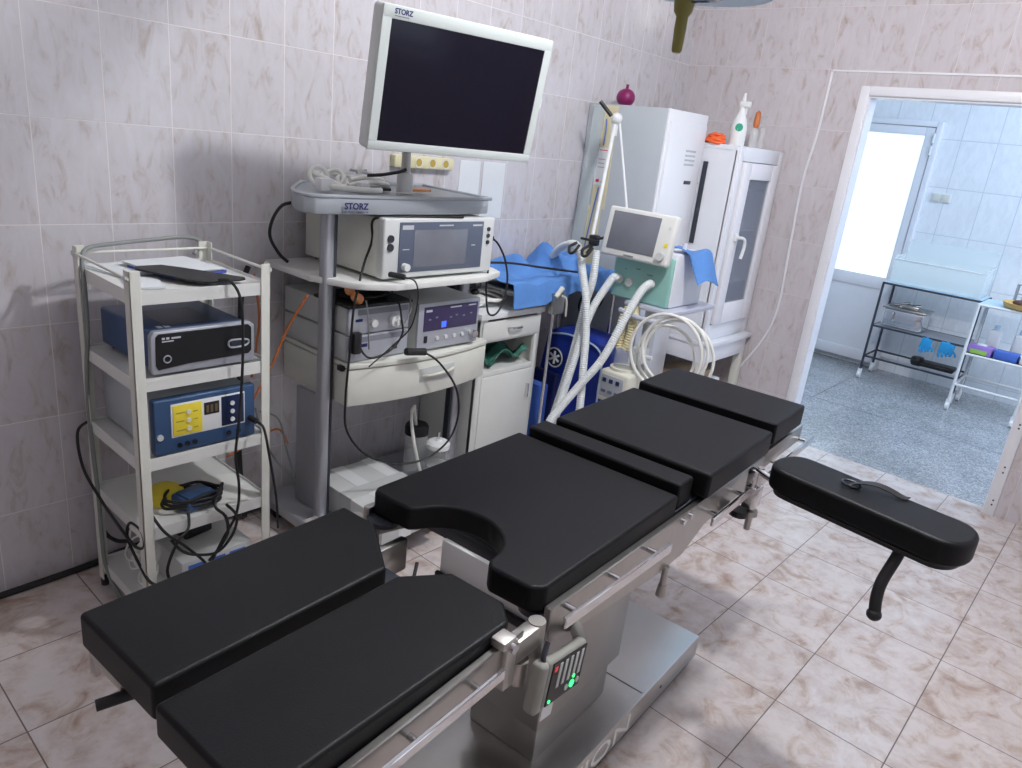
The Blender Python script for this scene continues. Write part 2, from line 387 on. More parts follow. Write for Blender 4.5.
# seat pad with the U cut-out
notch = [(-.13, -.425)]
for k in range(1, 12):
    a = PI*(1-k/12.); notch.append((-.008+.113*math.cos(a), -.435+.100*math.sin(a)))
notch.append((.108, -.45))
seat = [(-.244, -.41), (-.232, -.428)] + notch + [(.125, -.466), (.215, -.462), (.236, -.44), (.236, .095), (-.240, .095)]
tb(lobe_pad(seat[::-1], .764, .820), 'seat_pad', 'black_vinyl', wn=True)
tb(MB().box(-.225, .228, .115, .192, .765, .836, .008, 3), 'bridge_pad', 'black_vinyl', wn=True)
def backf(u, v):
    x = -.205+u*.465; y = .215+v*.44
    return (x, y, .848+.008*math.sin(PI*u)*math.sin(PI*v))
bk = MB().box(-.205, .262, .212, .655, .775, .845, .010, 3)
for v in bk.bm.verts:
    if v.co.z > .84: v.co.z += .010*math.sin(PI*(v.co.x+.205)/.467)*math.sin(PI*(v.co.y-.212)/.443)
tb(bk, 'back_pad', 'black_vinyl', wn=True)
tb(MB().box(-.212, .254, .705, .975, .782, .852, .008, 3), 'head_pad', 'black_vinyl', wn=True)
# leg pads
legL = [(-.250, -1.02), (-.022, -1.02), (-.022, -.585), (-.155, -.495), (-.250, -.495)]
legR = [(.022, -1.035), (.236, -1.035), (.236, -.535), (.188, -.510), (.072, -.510), (.0, -.60), (.022, -.66)]
legR = [(.010, -1.035), (.236, -1.035), (.236, -.545), (.195, -.508), (.072, -.508), (.010, -.59)]
LP1 = tb(lobe_pad(legL, .736, .800), 'leg_pad', 'black_vinyl', wn=True)
LP2 = tb(lobe_pad(legR, .745, .802), 'leg_pad', 'black_vinyl', wn=True)
# plates under the pads
tb(MB().box(-.225, .225, -.32, .10, .742, .756, .002), 'seat_plate', 'dark_metal')
tb(MB().box(-.20, .23, .11, .66, .752, .768, .002), 'back_plate', 'dark_metal')
tb(MB().box(-.20, .23, .70, .97, .760, .780, .002), 'head_plate', 'steel')
tb(MB().box(-.235, -.04, -1.01, -.52, .722, .738, .002), 'leg_plate', 'dark_metal')
tb(MB().box(.03, .222, -1.02, -.53, .722, .738, .002), 'leg_plate', 'dark_metal')
# side frames of the table top : flat steel sides whose lower edge swells in the middle
side = [(-.44, .780), (-.44, .705), (-.30, .680), (.02, .645), (.15, .645), (.26, .685), (.60, .690), (.665, .700), (.665, .760)]
tb(MB().prism(side, .236, .252, 'x', .002, 1), 'side_frame', 'steel')
tb(MB().prism(side, -.252, -.236, 'x', .002, 1), 'side_frame', 'steel')
tb(MB().box(.236, .250, .675, 1.02, .715, .770, .002), 'head_frame', 'steel')
tb(MB().box(-.250, -.236, .675, 1.02, .715, .770, .002), 'head_frame', 'steel')
tb(MB().box(-.075, .20, -.375, -.362, .668, .750, .003), 'cross_beam', 'label_white')
tb(MB().box(-.08, .21, -.385, -.375, .655, .674, .002), 'cross_lip', 'black_plastic')
tb(MB().box(-.236, .236, -.30, .62, .695, .73, .004), 'under_frame', 'dark_metal')
# accessory rails on studs
def rail(y0, y1, x, z, sgn=1, parent=None, drop=0.):
    r = MB(); r.prism([(y0, z-.0125), (y1, z-drop-.0125), (y1, z-drop+.0125), (y0, z+.0125)], x-.004, x+.004, 'x', .002, 1)
    o = tb(r, 'accessory_rail', 'chrome')
    n = 3 if y1-y0 > .4 else 2
    for k in range(n):
        y = y0+.05+(y1-y0-.10)*k/(n-1)
        zz = z-drop*(y-y0)/(y1-y0); tb(MB().cyl((x-sgn*.034, y, zz), (x, y, zz), .006, 12), 'rail_stud', 'chrome', o)
    return o
rail(-.445, -.02, .284, .772, drop=.022); rail(.215, .655, .286, .724); rail(.69, 1.06, .282, .722)
rail(-.40, .06, -.286, .735, -1); rail(.215, .655, -.286, .712, -1); rail(.70, 1.12, -.286, .725, -1)
for y in (.10, .14): tb(MB().cyl((.25, y, .758), (.262, y, .758), .008, 12), 'frame_bolt', 'chrome')
# leg section frames
for sx in (1, -1):
    poly = [(-1.03, .708), (-.58, .722), (-.52, .732), (-.52, .780), (-1.03, .760)] if sx > 0 else [(-1.01, .70), (-.53, .70), (-.53, .757), (-1.01, .757)]
    tb(MB().prism(poly, sx*.238, sx*.252, 'x', .002, 1), 'leg_frame', 'steel')
rl = tb(MB().prism([(-1.035, .726), (-.60, .742), (-.60, .762), (-1.035, .746)], .270, .278, 'x', .002, 1), 'leg_rail', 'chrome')
for y in (-.96, -.79, -.65): tb(MB().cyl((.25, y, .742+.02*(y+.8)), (.272, y, .742+.02*(y+.8)), .006, 12), 'rail_stud', 'chrome', rl)
for y in (-.94, -.72, -.60): tb(MB().cyl((.25, y, .724), (.2545, y, .724), .004, 10), 'frame_bolt', 'dark_metal')
# hinge joints between leg and seat sections
for sx in (1, -1):
    h = MB(); h.box(sx*.236, sx*.262, -.578, -.548, .690, .785, .004); h.box(sx*.222, sx*.264, -.592, -.556, .778, .796, .005)
    tb(h, 'joint_clamp', 'satin_steel')
    tb(MB().cyl((sx*.262, -.570, .780), (sx*.272, -.570, .780), .009, 14), 'clamp_roller', 'chrome')
    h = MB(); h.box(sx*.228, sx*.258, -.540, -.458, .722, .768, .004); h.cyl((sx*.244, -.512, .665), (sx*.244, -.512, .712), .017, 20); h.cyl((sx*.244, -.470, .700), (sx*.244, -.470, .770), .016, 20)
    tb(h, 'joint_knuckle', 'satin_steel')
    tb(MB().cyl((sx*.208, -.420, .752), (sx*.208, -.420, .763), .036, 24), 'joint_ring', 'dark_metal')
# inner hinge metal at the left leg
hm = MB(); hm.box(-.225, -.205, -.50, -.43, .66, .75, .004); hm.cyl((-.2, -.47, .70), (-.15, -.47, .70), .016, 14); hm.box(-.15, -.13, -.50, -.42, .67, .745, .004)
tb(hm, 'inner_hinge', 'steel')
tb(MB().tube([(-.10, -.42, .70), (-.06, -.47, .66), (-.02, -.46, .62), (.02, -.40, .64)], .004), 'cable_loop', 'black_rubber')
# foot end bar and lever of the left leg section
tb(MB().box(-.248, -.14, -1.012, -1.002, .708, .733, .003).box(-.248, -.228, -1.012, -1.002, .682, .72, .003), 'foot_bar', 'steel')
tb(MB().cyl((-.130, -.99, .705), (-.150, -1.045, .700), .009, 14), 'release_lever', 'black_rubber')
# base
tb(MB().box(-.20, .195, -.62, .62, .035, .115, .004), 'base', 'steel_plate')
tb(MB().box(-.19, .185, -.60, .60, .012, .036), 'base_foot', 'black_rubber')
tb(MB().box(-.19, .186, .248, .251, .1145, .1165), 'base_seam', 'column_steel')
tb(MB().box(-.19, .186, -.42, -.417, .1145, .1165), 'base_seam', 'column_steel')
for y in (-.2, .36): tb(MB().cyl((.195, y, .075), (.1965, y, .075), .005, 12), 'base_screw', 'dark_metal')
tb(MB().box(-.105, .105, -.17, .17, .115, .30, .006), 'lower_column', 'column_steel')
tb(MB().box(-.125, .125, -.205, .185, .245, .66, .008), 'column_cover', 'column_steel')
text_part('base_lettering', 'ZION', .078, (.1956, -.16, .048), (0, 1, 0), (0, 0, 1), 'label_white', T, .0008, True, 1.75, -.0)
tb(MB().cyl((.255, .055, .60), (.255, .055, .655), .008, 12).cyl((.255, .055, .575), (.255, .055, .605), .013, 14, .010), 'lock_pin', 'steel')
tb(MB().cyl((.20, .02, .62), (.20, .02, .66), .012, 12).cyl((.19, -.03, .63), (.21, .03, .63), .008, 12), 'lock_knob', 'black_plastic')
# hand control hanging on the seat rail
W4 = Matrix.Translation(T.location) @ T.rotation_euler.to_matrix().to_4x4()
def tw(p): return tuple(W4 @ Vector(p))
H = thing('hand_control', 'grey hand control with black keypad hanging under the table side rail', 'remote control', tw((.30, -.405, .56)), R_(4))
def hl(mb, name, m, parent=None):   # coordinates in the table frame
    mb.bm.transform(W4); return mb.build(name, m, parent or H)
sl = R_(-8)
def hp(y, z, x=.30):   # control face coordinates (y along, z up) tilted
    c = Vector((x, -.452, .672)); return (x, c.y+y*math.cos(sl)-z*math.sin(sl), c.z+y*math.sin(sl)+z*math.cos(sl))
rx = Matrix.Rotation(sl, 3, 'X')
hl(MB().obox(hp(.008, 0, .290), (.022, .128, .096), rx, .008, 4), 'housing', 'control_grey')
hl(MB().obox(hp(-.066, 0, .289), (.028, .024, .100), rx, .009, 4), 'end_block', 'control_grey')
hl(MB().obox(hp(.012, 0, .3018), (.003, .112, .086), rx, .001, 1), 'keypad', 'black_plastic')
for k in range(5):
    hl(MB().obox(hp(-.018+k*.018, .012, .3034), (.002, .009, .050), rx, .004, 3), 'key', 'case_grey')
hl(MB().obox(hp(-.034, .030, .3034), (.002, .010, .010), rx, .003, 2), 'stop_key', 'led_red')
for k, mm in enumerate(('case_grey', 'led_green', 'case_grey')):
    c = hp(.018+.019*k, -.028, .3030); hl(MB().cyl(c, (c[0]+.002, c[1], c[2]), .0075 if k == 1 else .006, 14), 'round_key', mm)
c = hp(.038, -.012, .303); hl(MB().cyl(c, (c[0]+.002, c[1], c[2]), .004, 12), 'indicator', 'led_green')
c = hp(-.036, -.034, .303); hl(MB().cyl(c, (c[0]+.002, c[1], c[2]), .0035, 12), 'indicator', 'led_green')
hl(MB().obox(hp(-.005, -.068, .288), (.002, .036, .046), rx), 'data_label', 'label_white')
hl(MB().tube([hp(.070, .030, .29), hp(.085, .035, .275), hp(.11, .035, .25), hp(.14, .03, .22)], .011, 10, ridge=.25, rstep=.008), 'coiled_cord', 'control_grey')
hl(MB().tube([hp(-.060, .045, .29), hp(-.062, .060, .288), hp(-.050, .080, .284)], .005), 'hanger', 'dark_metal')

# arm board
A = thing('arm_board', 'black padded arm board clamped to the table rail and jutting to the right', 'arm board', tw((.29, .47, .70)), R_(4))
def al(mb, name, m, parent=None, **k):
    mb.bm.transform(W4); return mb.build(name, m, parent or A, **k)
ax0, ax1 = Vector((.342, .458)), Vector((.812, .366)); hw = .079
du = (ax1-ax0).normalized(); dn = Vector((-du.y, du.x)); pts = []
def end(c, sgn):
    o = []
    for k in range(15):
        a = -PI/2+PI*k/14
        e = abs(math.cos(a))**.8
        o.append(c+du*sgn*.062*e + dn*hw*math.sin(a)*(1 if sgn > 0 else -1))
    return o
pts = end(ax1-du*.062, 1)+end(ax0+du*.062, -1)
al(MB().prism([tuple(p) for p in pts], .790, .852, 'z', .012, 4), 'pad', 'black_vinyl', wn=True)
al(MB().prism([tuple((p-Vector((.593, .371)))*.93+Vector((.593, .371))) for p in pts], .780, .791, 'z'), 'board', 'black_plastic')
# strap lying on the pad
sc = ax0+du*.235
def st(t, w, h):
    p = sc+du*t+dn*w; return (p.x, p.y, .853+h)
def strap(u, v):
    t = -.05+.125*u; return st(t*.95, .014-.030*(v-.5)*(1.15-.3*u)+.050*u*u, .004+.018*math.sin(PI*min(1, u*1.1))*(1 if u > .12 else u/.12))
al(MB().grid(strap, 14, 4, .002), 'strap', 'black_rubber')
ring = [st(-.045+.022*math.cos(a), .010+.018*math.sin(a), .004) for a in [2*PI*k/16 for k in range(16)]]
al(MB().tube(ring, .003, 8, 2, True), 'buckle', 'dark_metal')
# swivel under the board, clamp on the rail, handle
al(MB().box(.275, .312, .452, .500, .680, .745, .004).box(.272, .300, .462, .490, .740, .790, .004), 'rail_clamp', 'chrome')
al(MB().cyl((.300, .476, .745), (.300, .476, .80), .010, 14).cyl((.292, .476, .79), (.40, .44, .774), .010, 12), 'bracket', 'chrome')
al(MB().cyl((.298, .478, .61), (.298, .478, .69), .009, 14).cyl((.298, .478, .655), (.298, .478, .668), .020, 16), 'clamp_screw', 'steel')
al(MB().cyl((.275, .45, .655), (.275, .45, .672), .026, 18), 'clamp_knob', 'black_plastic')
hx = ax0+du*.345
al(MB().tube([(hx.x, hx.y-.03, .785), (hx.x-.004, hx.y-.05, .755), (hx.x-.014, hx.y-.085, .705), (hx.x-.014, hx.y-.095, .665), (hx.x-.008, hx.y-.10, .630)], .0135, 12), 'handle', 'black_rubber')
al(MB().sph((hx.x-.008, hx.y-.102, .626), .017, (1, 1, .9)), 'handle_knob', 'black_rubber')

# ------------------------------------------------------------------ white shelf cart
CX0, CX1, CY0, CY1 = .140, .528, .748, 1.150
cart = thing('equipment_cart', 'ivory metal cart with five shelves standing by the left wall', 'cart', ((CX0+CX1)/2, (CY0+CY1)/2, 0))
ZS = [1.078, .835, .595, .371, .097]
pw = .030
for (x, y) in ((CX0, CY0), (CX1, CY0), (CX0, CY1), (CX1, CY1)):
    sx = 1 if x == CX0 else -1; sy = 1 if y == CY0 else -1
    p = MB(); p.box(x, x+sx*.004, y, y+sy*pw, .03, 1.138, .001, 1); p.box(x, x+sx*pw*1.1, y, y+sy*.004, .03, 1.138, .001, 1)
    po = p.build('post', 'white_edge', cart)
    MB().cyl((x+sx*.012, y+sy*.006, 1.118), (x+sx*.012, y-sy*.006, 1.118), .008, 12).build('rail_knob', 'pale_plastic', po)
    MB().cyl((x+sx*.012, y+sy*.012, 0), (x+sx*.012, y+sy*.012, .032), .012, 14).build('foot', 'black_rubber', po)
for z in ZS:
    s_ = MB(); s_.box(CX0+.004, CX1-.004, CY0+.004, CY1-.004, z-.006, z-.002)
    s_.box(CX1-.006, CX1-.0045, CY0+.004, CY1-.004, z-.032, z+.006, 0); s_.box(CX0+.0045, CX0+.006, CY0+.004, CY1-.004, z-.032, z+.006)
    s_.box(CX0+.004, CX1-.004, CY0+.0045, CY0+.006, z-.032, z+.006); s_.box(CX0+.004, CX1-.004, CY1-.006, CY1-.0045, z-.032, z+.006)
    s_.build('shelf', 'white_paint', cart)
tr = 1.118
for a, b_ in (((CX0, CY0), (CX1, CY0)), ((CX0, CY1), (CX1, CY1)), ((CX0, CY0), (CX0, CY1))):
    MB().cyl((a[0]+(.01 if a[0] == b_[0] else 0), a[1], tr), (b_[0]+(.01 if a[0] == b_[0] else 0), b_[1], tr), .004, 10).build('top_rail', 'white_edge', cart)
# papers on top
def sheet(name, c, w, h, rz, m, label, n=1, grp=None, z=ZS[0]):
    b = MB()
    for k in range(n): b.obox((c[0]+random.uniform(-.006, .006), c[1]+random.uniform(-.006, .006), z+.0005+.0016*k), (w, h, .0012), Matrix.Rotation(R_(rz+random.uniform(-3, 3)), 3, 'Z'))
    return tag(b.build(name, m), label, 'papers', grp)
sheet('paper_stack', (.235, .855, 0), .19, .13, 12, 'paper', 'loose white papers at the left rear of the top cart shelf', 3)
sheet('paper_sheet', (.415, .83, 0), .13, .085, -12, 'paper', 'small folded papers at the front left corner of the top cart shelf', 3)
pz = ZS[0]+.001
tag(MB().obox((.285, .985, pz+.006), (.20, .19, .010), Matrix.Rotation(R_(15), 3, 'Z'), .002).build('blue_folder', 'paper_blue'), 'dark blue folder under the white envelopes on the cart top', 'folder')
sheet('envelope_stack', (.275, .98, 0), .21, .20, 8, 'paper', 'white envelopes lying on the blue folder on the cart top', 4, None, pz+.012)
pl = MB(); q = [(.30, .855), (.325, .845), (.47, .925), (.505, .965), (.508, 1.06), (.50, 1.085), (.485, 1.09), (.345, .975), (.30, .93)]
pl.prism(q, ZS[0]+.010, ZS[0]+.0155, 'z', .001, 1)
for v in pl.bm.verts: v.co.z += (.50-v.co.x)*.05
tag(pl.build('electrode_plate', 'black_rubber'), 'flat black rubber plate with a cable lying across the cart top', 'electrode plate')
pc = MB(); pc.tube([(.505, 1.0, ZS[0]+.018), (.535, 1.02, ZS[0]+.018), (.552, 1.04, 1.05), (.556, 1.045, .95), (.556, 1.04, .80), (.552, 1.03, .66), (.55, 1.02, .56), (.55, 1.03, .45), (.55, 1.02, .36), (.54, .98, .28), (.535, .95, .22), (.53, .93, .17)], .0042)
tag(pc.build('plate_cable', 'black_rubber'), 'thin black cable hanging from the flat plate down the cart front', 'cable')
# blue light source with black front (shelf 2)
zb = ZS[1]
U = thing('blue_instrument', 'low blue instrument case with rounded black front on the second cart shelf', 'medical device', (.33, .95, zb))
U_b = MB(); U_b.prism([(.165, .800), (.165, 1.09), (.495, 1.10), (.495, .812)][::-1], zb+.012, zb+.125, 'z', .010, 3); U_b.build('case', 'blue_case', U)
MB().prism([(zz[0], zz[1]) for zz in [(.806, zb+.008), (.800, zb+.022), (.802, zb+.118), (.812, zb+.131), (1.092, zb+.131), (1.106, zb+.118), (1.106, zb+.018), (1.096, zb+.008)]], .49, .512, 'x', .003, 2).build('front_frame', 'silver_face', U)
MB().prism([(.818, zb+.022), (.812, zb+.034), (.814, zb+.116), (.822, zb+.124), (1.084, zb+.124), (1.094, zb+.114), (1.094, zb+.044), (1.084, zb+.034), (.90, zb+.030)], .510, .516, 'x', .001, 1).build('front_panel', 'black_plastic', U)
MB().tube([(.518, .842+.010*math.cos(a), zb+.052+.010*math.sin(a)) for a in [2*PI*k/14 for k in range(14)]], .002, 6, 2, True).build('power_button', 'silver_face', U)
MB().tube([(.518, 1.030, zb+.060), (.518, 1.075, zb+.062), (.518, 1.080, zb+.078), (.518, 1.030, zb+.082), (.518, 1.020, zb+.072)], .003, 6, 4, True).build('slot_frame', 'silver_face', U)
MB().box(.515, .5175, 1.028, 1.074, zb+.064, zb+.078, .002).build('slot', 'dark_metal', U)
MB().box(.516, .5165, .830, .838, zb+.108, zb+.114).box(.516, .5165, .842, .850, zb+.108, zb+.114).box(.516, .5165, .856, .882, zb+.108, zb+.113).box(.516, .5165, .830, .862, zb+.101, zb+.104).build('lettering', 'print_white', U)
MB().box(.27, .45, .87, 1.02, zb+.1255, zb+.1262, .0).build('top_patch', 'navy', U)
MB().box(.44, .46, .845, .858, zb+.1255, zb+.1262).box(.44, .46, .865, .880, zb+.1255, zb+.1262).build('sticker', 'label_white', U)
for x, y in ((.19, .83), (.19, 1.07), (.47, .83), (.47, 1.07)): MB().cyl((x, y, zb-.002), (x, y, zb+.014), .010, 12).build('foot', 'black_rubber', U)
# electrosurgical unit, blue front with yellow and navy panels (shelf 3)
zb = ZS[2]
U = thing('electrosurgical_unit', 'grey instrument with blue front and yellow control panel on the third cart shelf', 'medical device', (.33, .95, zb))
MB().box(.150, .49, .800, 1.085, zb+.008, zb+.172, .006).build('case', 'locker_grey', U)
MB().box(.485, .515, .797, 1.105, zb+.004, zb+.172, .006, 3).build('front', 'blue_front', U)
MB().box(.513, .5165, .845, 1.07, zb+.052, zb+.155, .002).build('panel_frame', 'label_white', U)
MB().box(.515, .5185, .850, .935, zb+.057, zb+.150, .001).build('yellow_panel', 'yellow', U)
MB().box(.515, .5185, .995, 1.066, zb+.057, zb+.150, .001).build('navy_panel', 'navy', U)
MB().box(.515, .5185, .942, .988, zb+.104, zb+.142, .001).build('display', 'black_plastic', U)
for k in range(3): MB().box(.518, .519, .948+.013*k, .956+.013*k, zb+.110, zb+.134).build('digit', 'segment', U)
for k in range(3):
    z = zb+.074+k*.026
    MB().cyl((.517, .895, z), (.522, .895, z), .007, 14).build('yellow_knob', 'ivory_plastic', U)
    MB().cyl((.517, 1.028, z), (.522, 1.028, z), .007, 14).build('white_button', 'label_white', U)
MB().box(.518, .5188, .858, .886, zb+.070, zb+.074).box(.518, .5188, .858, .882, zb+.098, zb+.102).box(.518, .5188, .858, .884, zb+.124, zb+.128).box(.518, .5188, .908, .922, zb+.072, zb+.076).box(.518, .5188, .908, .922, zb+.098, zb+.102).box(.518, .5188, .908, .922, zb+.122, zb+.126).build('markings', 'brass', U)
for k in range(3):
    MB().cyl((.514, .868+.022*k, zb+.026), (.519, .868+.022*k, zb+.026), .007, 12).build('socket', 'black_plastic', U)
    if k < 2: MB().cyl((.514, 1.018+.03*k, zb+.030), (.519, 1.018+.03*k, zb+.030), .007, 12).build('socket', 'black_plastic', U)
MB().cyl((.514, .812, zb+.062), (.521, .812, zb+.062), .009, 14).build('mains_knob', 'case_grey', U)
MB().cyl((.518, 1.085, zb+.066), (.548, 1.092, zb+.060), .009, 12).tube([(.545, 1.092, zb+.060), (.575, 1.10, zb+.045), (.582, 1.115, zb-.05), (.58, 1.14, zb-.20), (.56, 1.16, zb-.33)], .004).build('plugged_cable', 'black_rubber', U)
# shelf 4
zb = ZS[3]
Y_ = thing('yellow_pedal', 'yellow rounded plastic foot pedal at the left of the fourth cart shelf', 'foot pedal', (.36, .86, zb))
MB().lathe([(.001, zb+.052), (.03, zb+.050), (.052, zb+.036), (.058, zb+.01), (.058, zb)], (.36, .885, 0), 20).build('shell', 'yellow', Y_)
MB().box(.33, .39, .815, .850, zb, zb+.022, .004).build('foot_plate', 'yellow', Y_)
B_ = thing('blue_pedal', 'small blue box pedal inside a black cable coil on the fourth cart shelf', 'foot pedal', (.45, .92, zb))
MB().obox((.44, .94, zb+.022), (.085, .11, .040), Matrix.Rotation(R_(12), 3, 'Z'), .008, 3).build('body', 'blue_case', B_)
MB().obox((.44, .94, zb+.044), (.066, .09, .008), Matrix.Rotation(R_(12), 3, 'Z'), .003).build('treadle', 'blue_front', B_)
cb = MB(); pp = []
for k in range(46):
    a = 2*PI*k/14.; rr = .078+.006*math.sin(k*1.3)
    pp.append((.435+rr*.75*math.cos(a), .935+rr*1.12*math.sin(a), zb+.014+.011*(k/14)+.003*math.sin(k*2.1)))
pp += [(.53, .96, zb+.03), (.548, .985, zb-.01), (.55, .99, zb-.07), (.545, .96, zb-.12), (.545, .93, zb-.15)]
cb.tube(pp, .005, 8, 4)
tag(cb.build('coiled_cable', 'black_rubber'), 'black cable coiled around the blue pedal on the fourth cart shelf', 'cable')
for k, (pts, lab) in enumerate([
    ([(.40, .80, .40), (.50, .78, .42), (.548, .80, .37), (.556, .86, .30), (.55, .92, .21), (.545, .89, .16), (.548, .83, .17), (.55, .80, .24), (.556, .83, .33), (.545, .87, .36), (.50, .89, .40)], 'thin black cable looping down the cart front beside the left post'),
    ([(.16, .75, .60), (.14, .72, .56), (.16, .72, .45), (.25, .73, .38), (.36, .74, .33), (.46, .748, .30), (.52, .75, .33), (.50, .752, .37), (.42, .752, .36), (.40, .75, .30), (.48, .748, .25), (.548, .752, .22), (.565, .80, .19)], 'black cable slung across the left side of the cart'),
    ([(.551, .815, .34), (.556, .84, .30), (.558, .88, .27), (.556, .95, .25), (.556, 1.0, .29), (.552, 1.02, .35), (.545, .99, .40)], 'black cable hanging in a wide loop below the fourth cart shelf')]):
    tag(MB().tube(pts, .0045).build('hanging_cable', 'black_rubber'), lab, 'cable')
tag(MB().tube([(.02, .80, .60), (.03, .79, .30), (.05, .80, .15), (.10, .82, .12), (.16, .84, .14)], .007).build('mains_cable', 'black_rubber'), 'thick black cable hanging behind the cart and onto its lowest shelf', 'cable')
sheet('folded_cloth', (.40, 1.06, 0), .20, .10, -15, 'white_cable', 'folded white sheet on the right of the fourth cart shelf', 3, None, ZS[3])
# shelf 5
zb = ZS[4]
X_ = thing('striped_box', 'white carton with blue striped side on the lowest cart shelf', 'box', (.40, .98, zb))
MB().box(.25, .50, .865, 1.10, zb, zb+.115, .004).build('carton', 'pale_plastic', X_)
for k in range(3): MB().box(.500, .502, .885+.068*k, .938+.068*k, zb+.02, zb+.100, 0).build('blue_stripe', 'carton_blue', X_)
tag(MB().obox((.33, .975, zb+.137), (.09, .10, .042), Matrix.Rotation(R_(10), 3, 'Z'), .006).build('power_adapter', 'black_plastic'), 'black power adapter lying on the striped carton', 'power adapter')
wc = MB()
for j in range(9):
    cx, cy, cz = .36+random.uniform(-.10, .12), .805+random.uniform(-.01, .02), zb+.05+.014*j
    a0 = random.random()*6; tl = random.uniform(-.7, .7); r = random.uniform(.026, .048)
    wc.tube([(cx+r*1.2*math.cos(a), cy+r*.55*math.sin(a), max(zb+.006, cz+r*math.sin(a+tl)*.8)) for a in [a0+2*PI*k/10 for k in range(10)]], .0035, 6, 4, True)
tag(wc.build('cable_tangle', 'white_cable'), 'tangle of thin white cables on the lowest cart shelf', 'cable', kind='stuff')
# grey hose looped over the cart top
gh = MB(); gh.tube([(.15, 1.10, 1.10), (.13, 1.13, 1.135), (.125, 1.08, 1.15), (.135, .95, 1.145), (.155, .84, 1.14), (.18, .775, 1.135), (.20, .752, 1.105), (.215, .748, 1.03), (.21, .748, .90), (.18, .748, .78), (.165, .748, .65), (.175, .748, .50), (.19, .748, .35), (.19, .748, .22), (.20, .75, .10), (.28, .76, .02), (.42, .78, .015)], .0065, 10)
tag(gh.build('grey_hose', 'grey_cable'), 'long grey hose looped over the cart top rail and down its left side', 'hose')

# ------------------------------------------------------------------ endoscopy tower
TW = thing('endoscopy_tower', 'grey and white equipment tower with a curved grey top tray', 'equipment tower', (.28, 1.83, 0))
c = MB(); c.box(.338, .380, 1.441, 1.479, .10, 1.285, .010, 3); c.build('left_column', 'alu', TW)
MB().box(.345, .375, 1.479, 1.490, .12, 1.27, .001).build('column_channel', 'dark_metal', TW)
MB().box(.26, .31, 2.178, 2.222, .10, 1.285, .010, 3).build('right_column', 'alu', TW)
MB().box(.27, .30, 2.166, 2.178, .12, 1.27, .001).build('column_channel', 'dark_metal', TW)
MB().box(.16, .29, 1.478, 1.495, .10, .585, .002).build('rear_panel', 'alu', TW)
def arc_poly(y0, y1, xb, xf, bulge, n=10, cut=.0):
    o = [(xb, y0), (xb, y1)]
    for k in range(n+1):
        t = k/n; o.append((xf+bulge*math.sin(PI*t), y1+(y0-y1)*t))
    return o[::-1]
tray = [(.03, 1.60), (.05, 1.55), (.25, 1.39), (.36, 1.332), (.42, 1.325), (.450, 1.35), (.462, 1.40), (.478, 1.60), (.482, 1.75), (.475, 1.95), (.455, 2.13), (.42, 2.145), (.05, 2.16), (.03, 2.14)]
tr_o = MB().prism(tray, 1.270, 1.325, 'z', .006, 2).build('top_tray', 'tray_grey', TW)
cc = Vector((.25, 1.74)); rim = [tuple((Vector(p)-cc)*.985+cc) for p in tray]
MB().tube([(p[0], p[1], 1.327) for p in rim], .007, 8, 4, True).build('tray_rim', 'tray_grey', tr_o)
text_part('lettering', 'STORZ', .028, (.4785, 1.440, 1.290), (.10, 1, 0), (0, 0, 1), 'print_navy', tr_o, .0004, xs=1.0, bold=.0009)
text_part('small_lettering', 'KARL STORZ  ENDOSKOPE', .008, (.4785, 1.43, 1.278), (.10, 1, 0), (0, 0, 1), 'print_navy', tr_o, .0003)
shA = [(.03, 1.42), (.03, 2.20), (.42, 2.235), (.49, 2.20), (.545, 2.06), (.545, 1.62), (.50, 1.52), (.47, 1.49), (.32, 1.42)]
MB().prism(shA[::-1], 1.022, 1.045, 'z', .004, 2).build('upper_shelf', 'white_paint', TW)
dk = arc_poly(1.50, 2.20, .03, .455, .045)
MB().prism(dk, .728, .745, 'z', .003, 2).build('drawer_top', 'white_edge', TW)
dw = MB().prism(arc_poly(1.50, 2.20, .03, .450, .045), .585, .724, 'z', .004, 2).build('drawer', 'white_edge', TW)
MB().box(.470, .4965, 1.80, 1.98, .640, .695, .002).build('handle_recess', 'case_grey', dw)
MB().tube([(.494, 1.81, .662), (.506, 1.85, .664), (.508, 1.93, .668), (.496, 1.975, .672)], .006, 8).build('drawer_handle', 'ivory_plastic', dw)
MB().box(.40, .43, 1.485, 1.51, .715, .735, .004).build('shelf_bracket', 'black_plastic', TW)
MB().box(.05, .60, 1.39, 2.26, .06, .105, .012, 3).build('base', 'alu', TW)
for x, y in ((.10, 1.44), (.55, 1.44), (.10, 2.21), (.55, 2.21)):
    MB().cyl((x-.012, y, .032), (x+.012, y, .032), .032, 20).box(x-.014, x+.014, y-.01, y+.01, .03, .064).build('castor', 'black_rubber', TW)
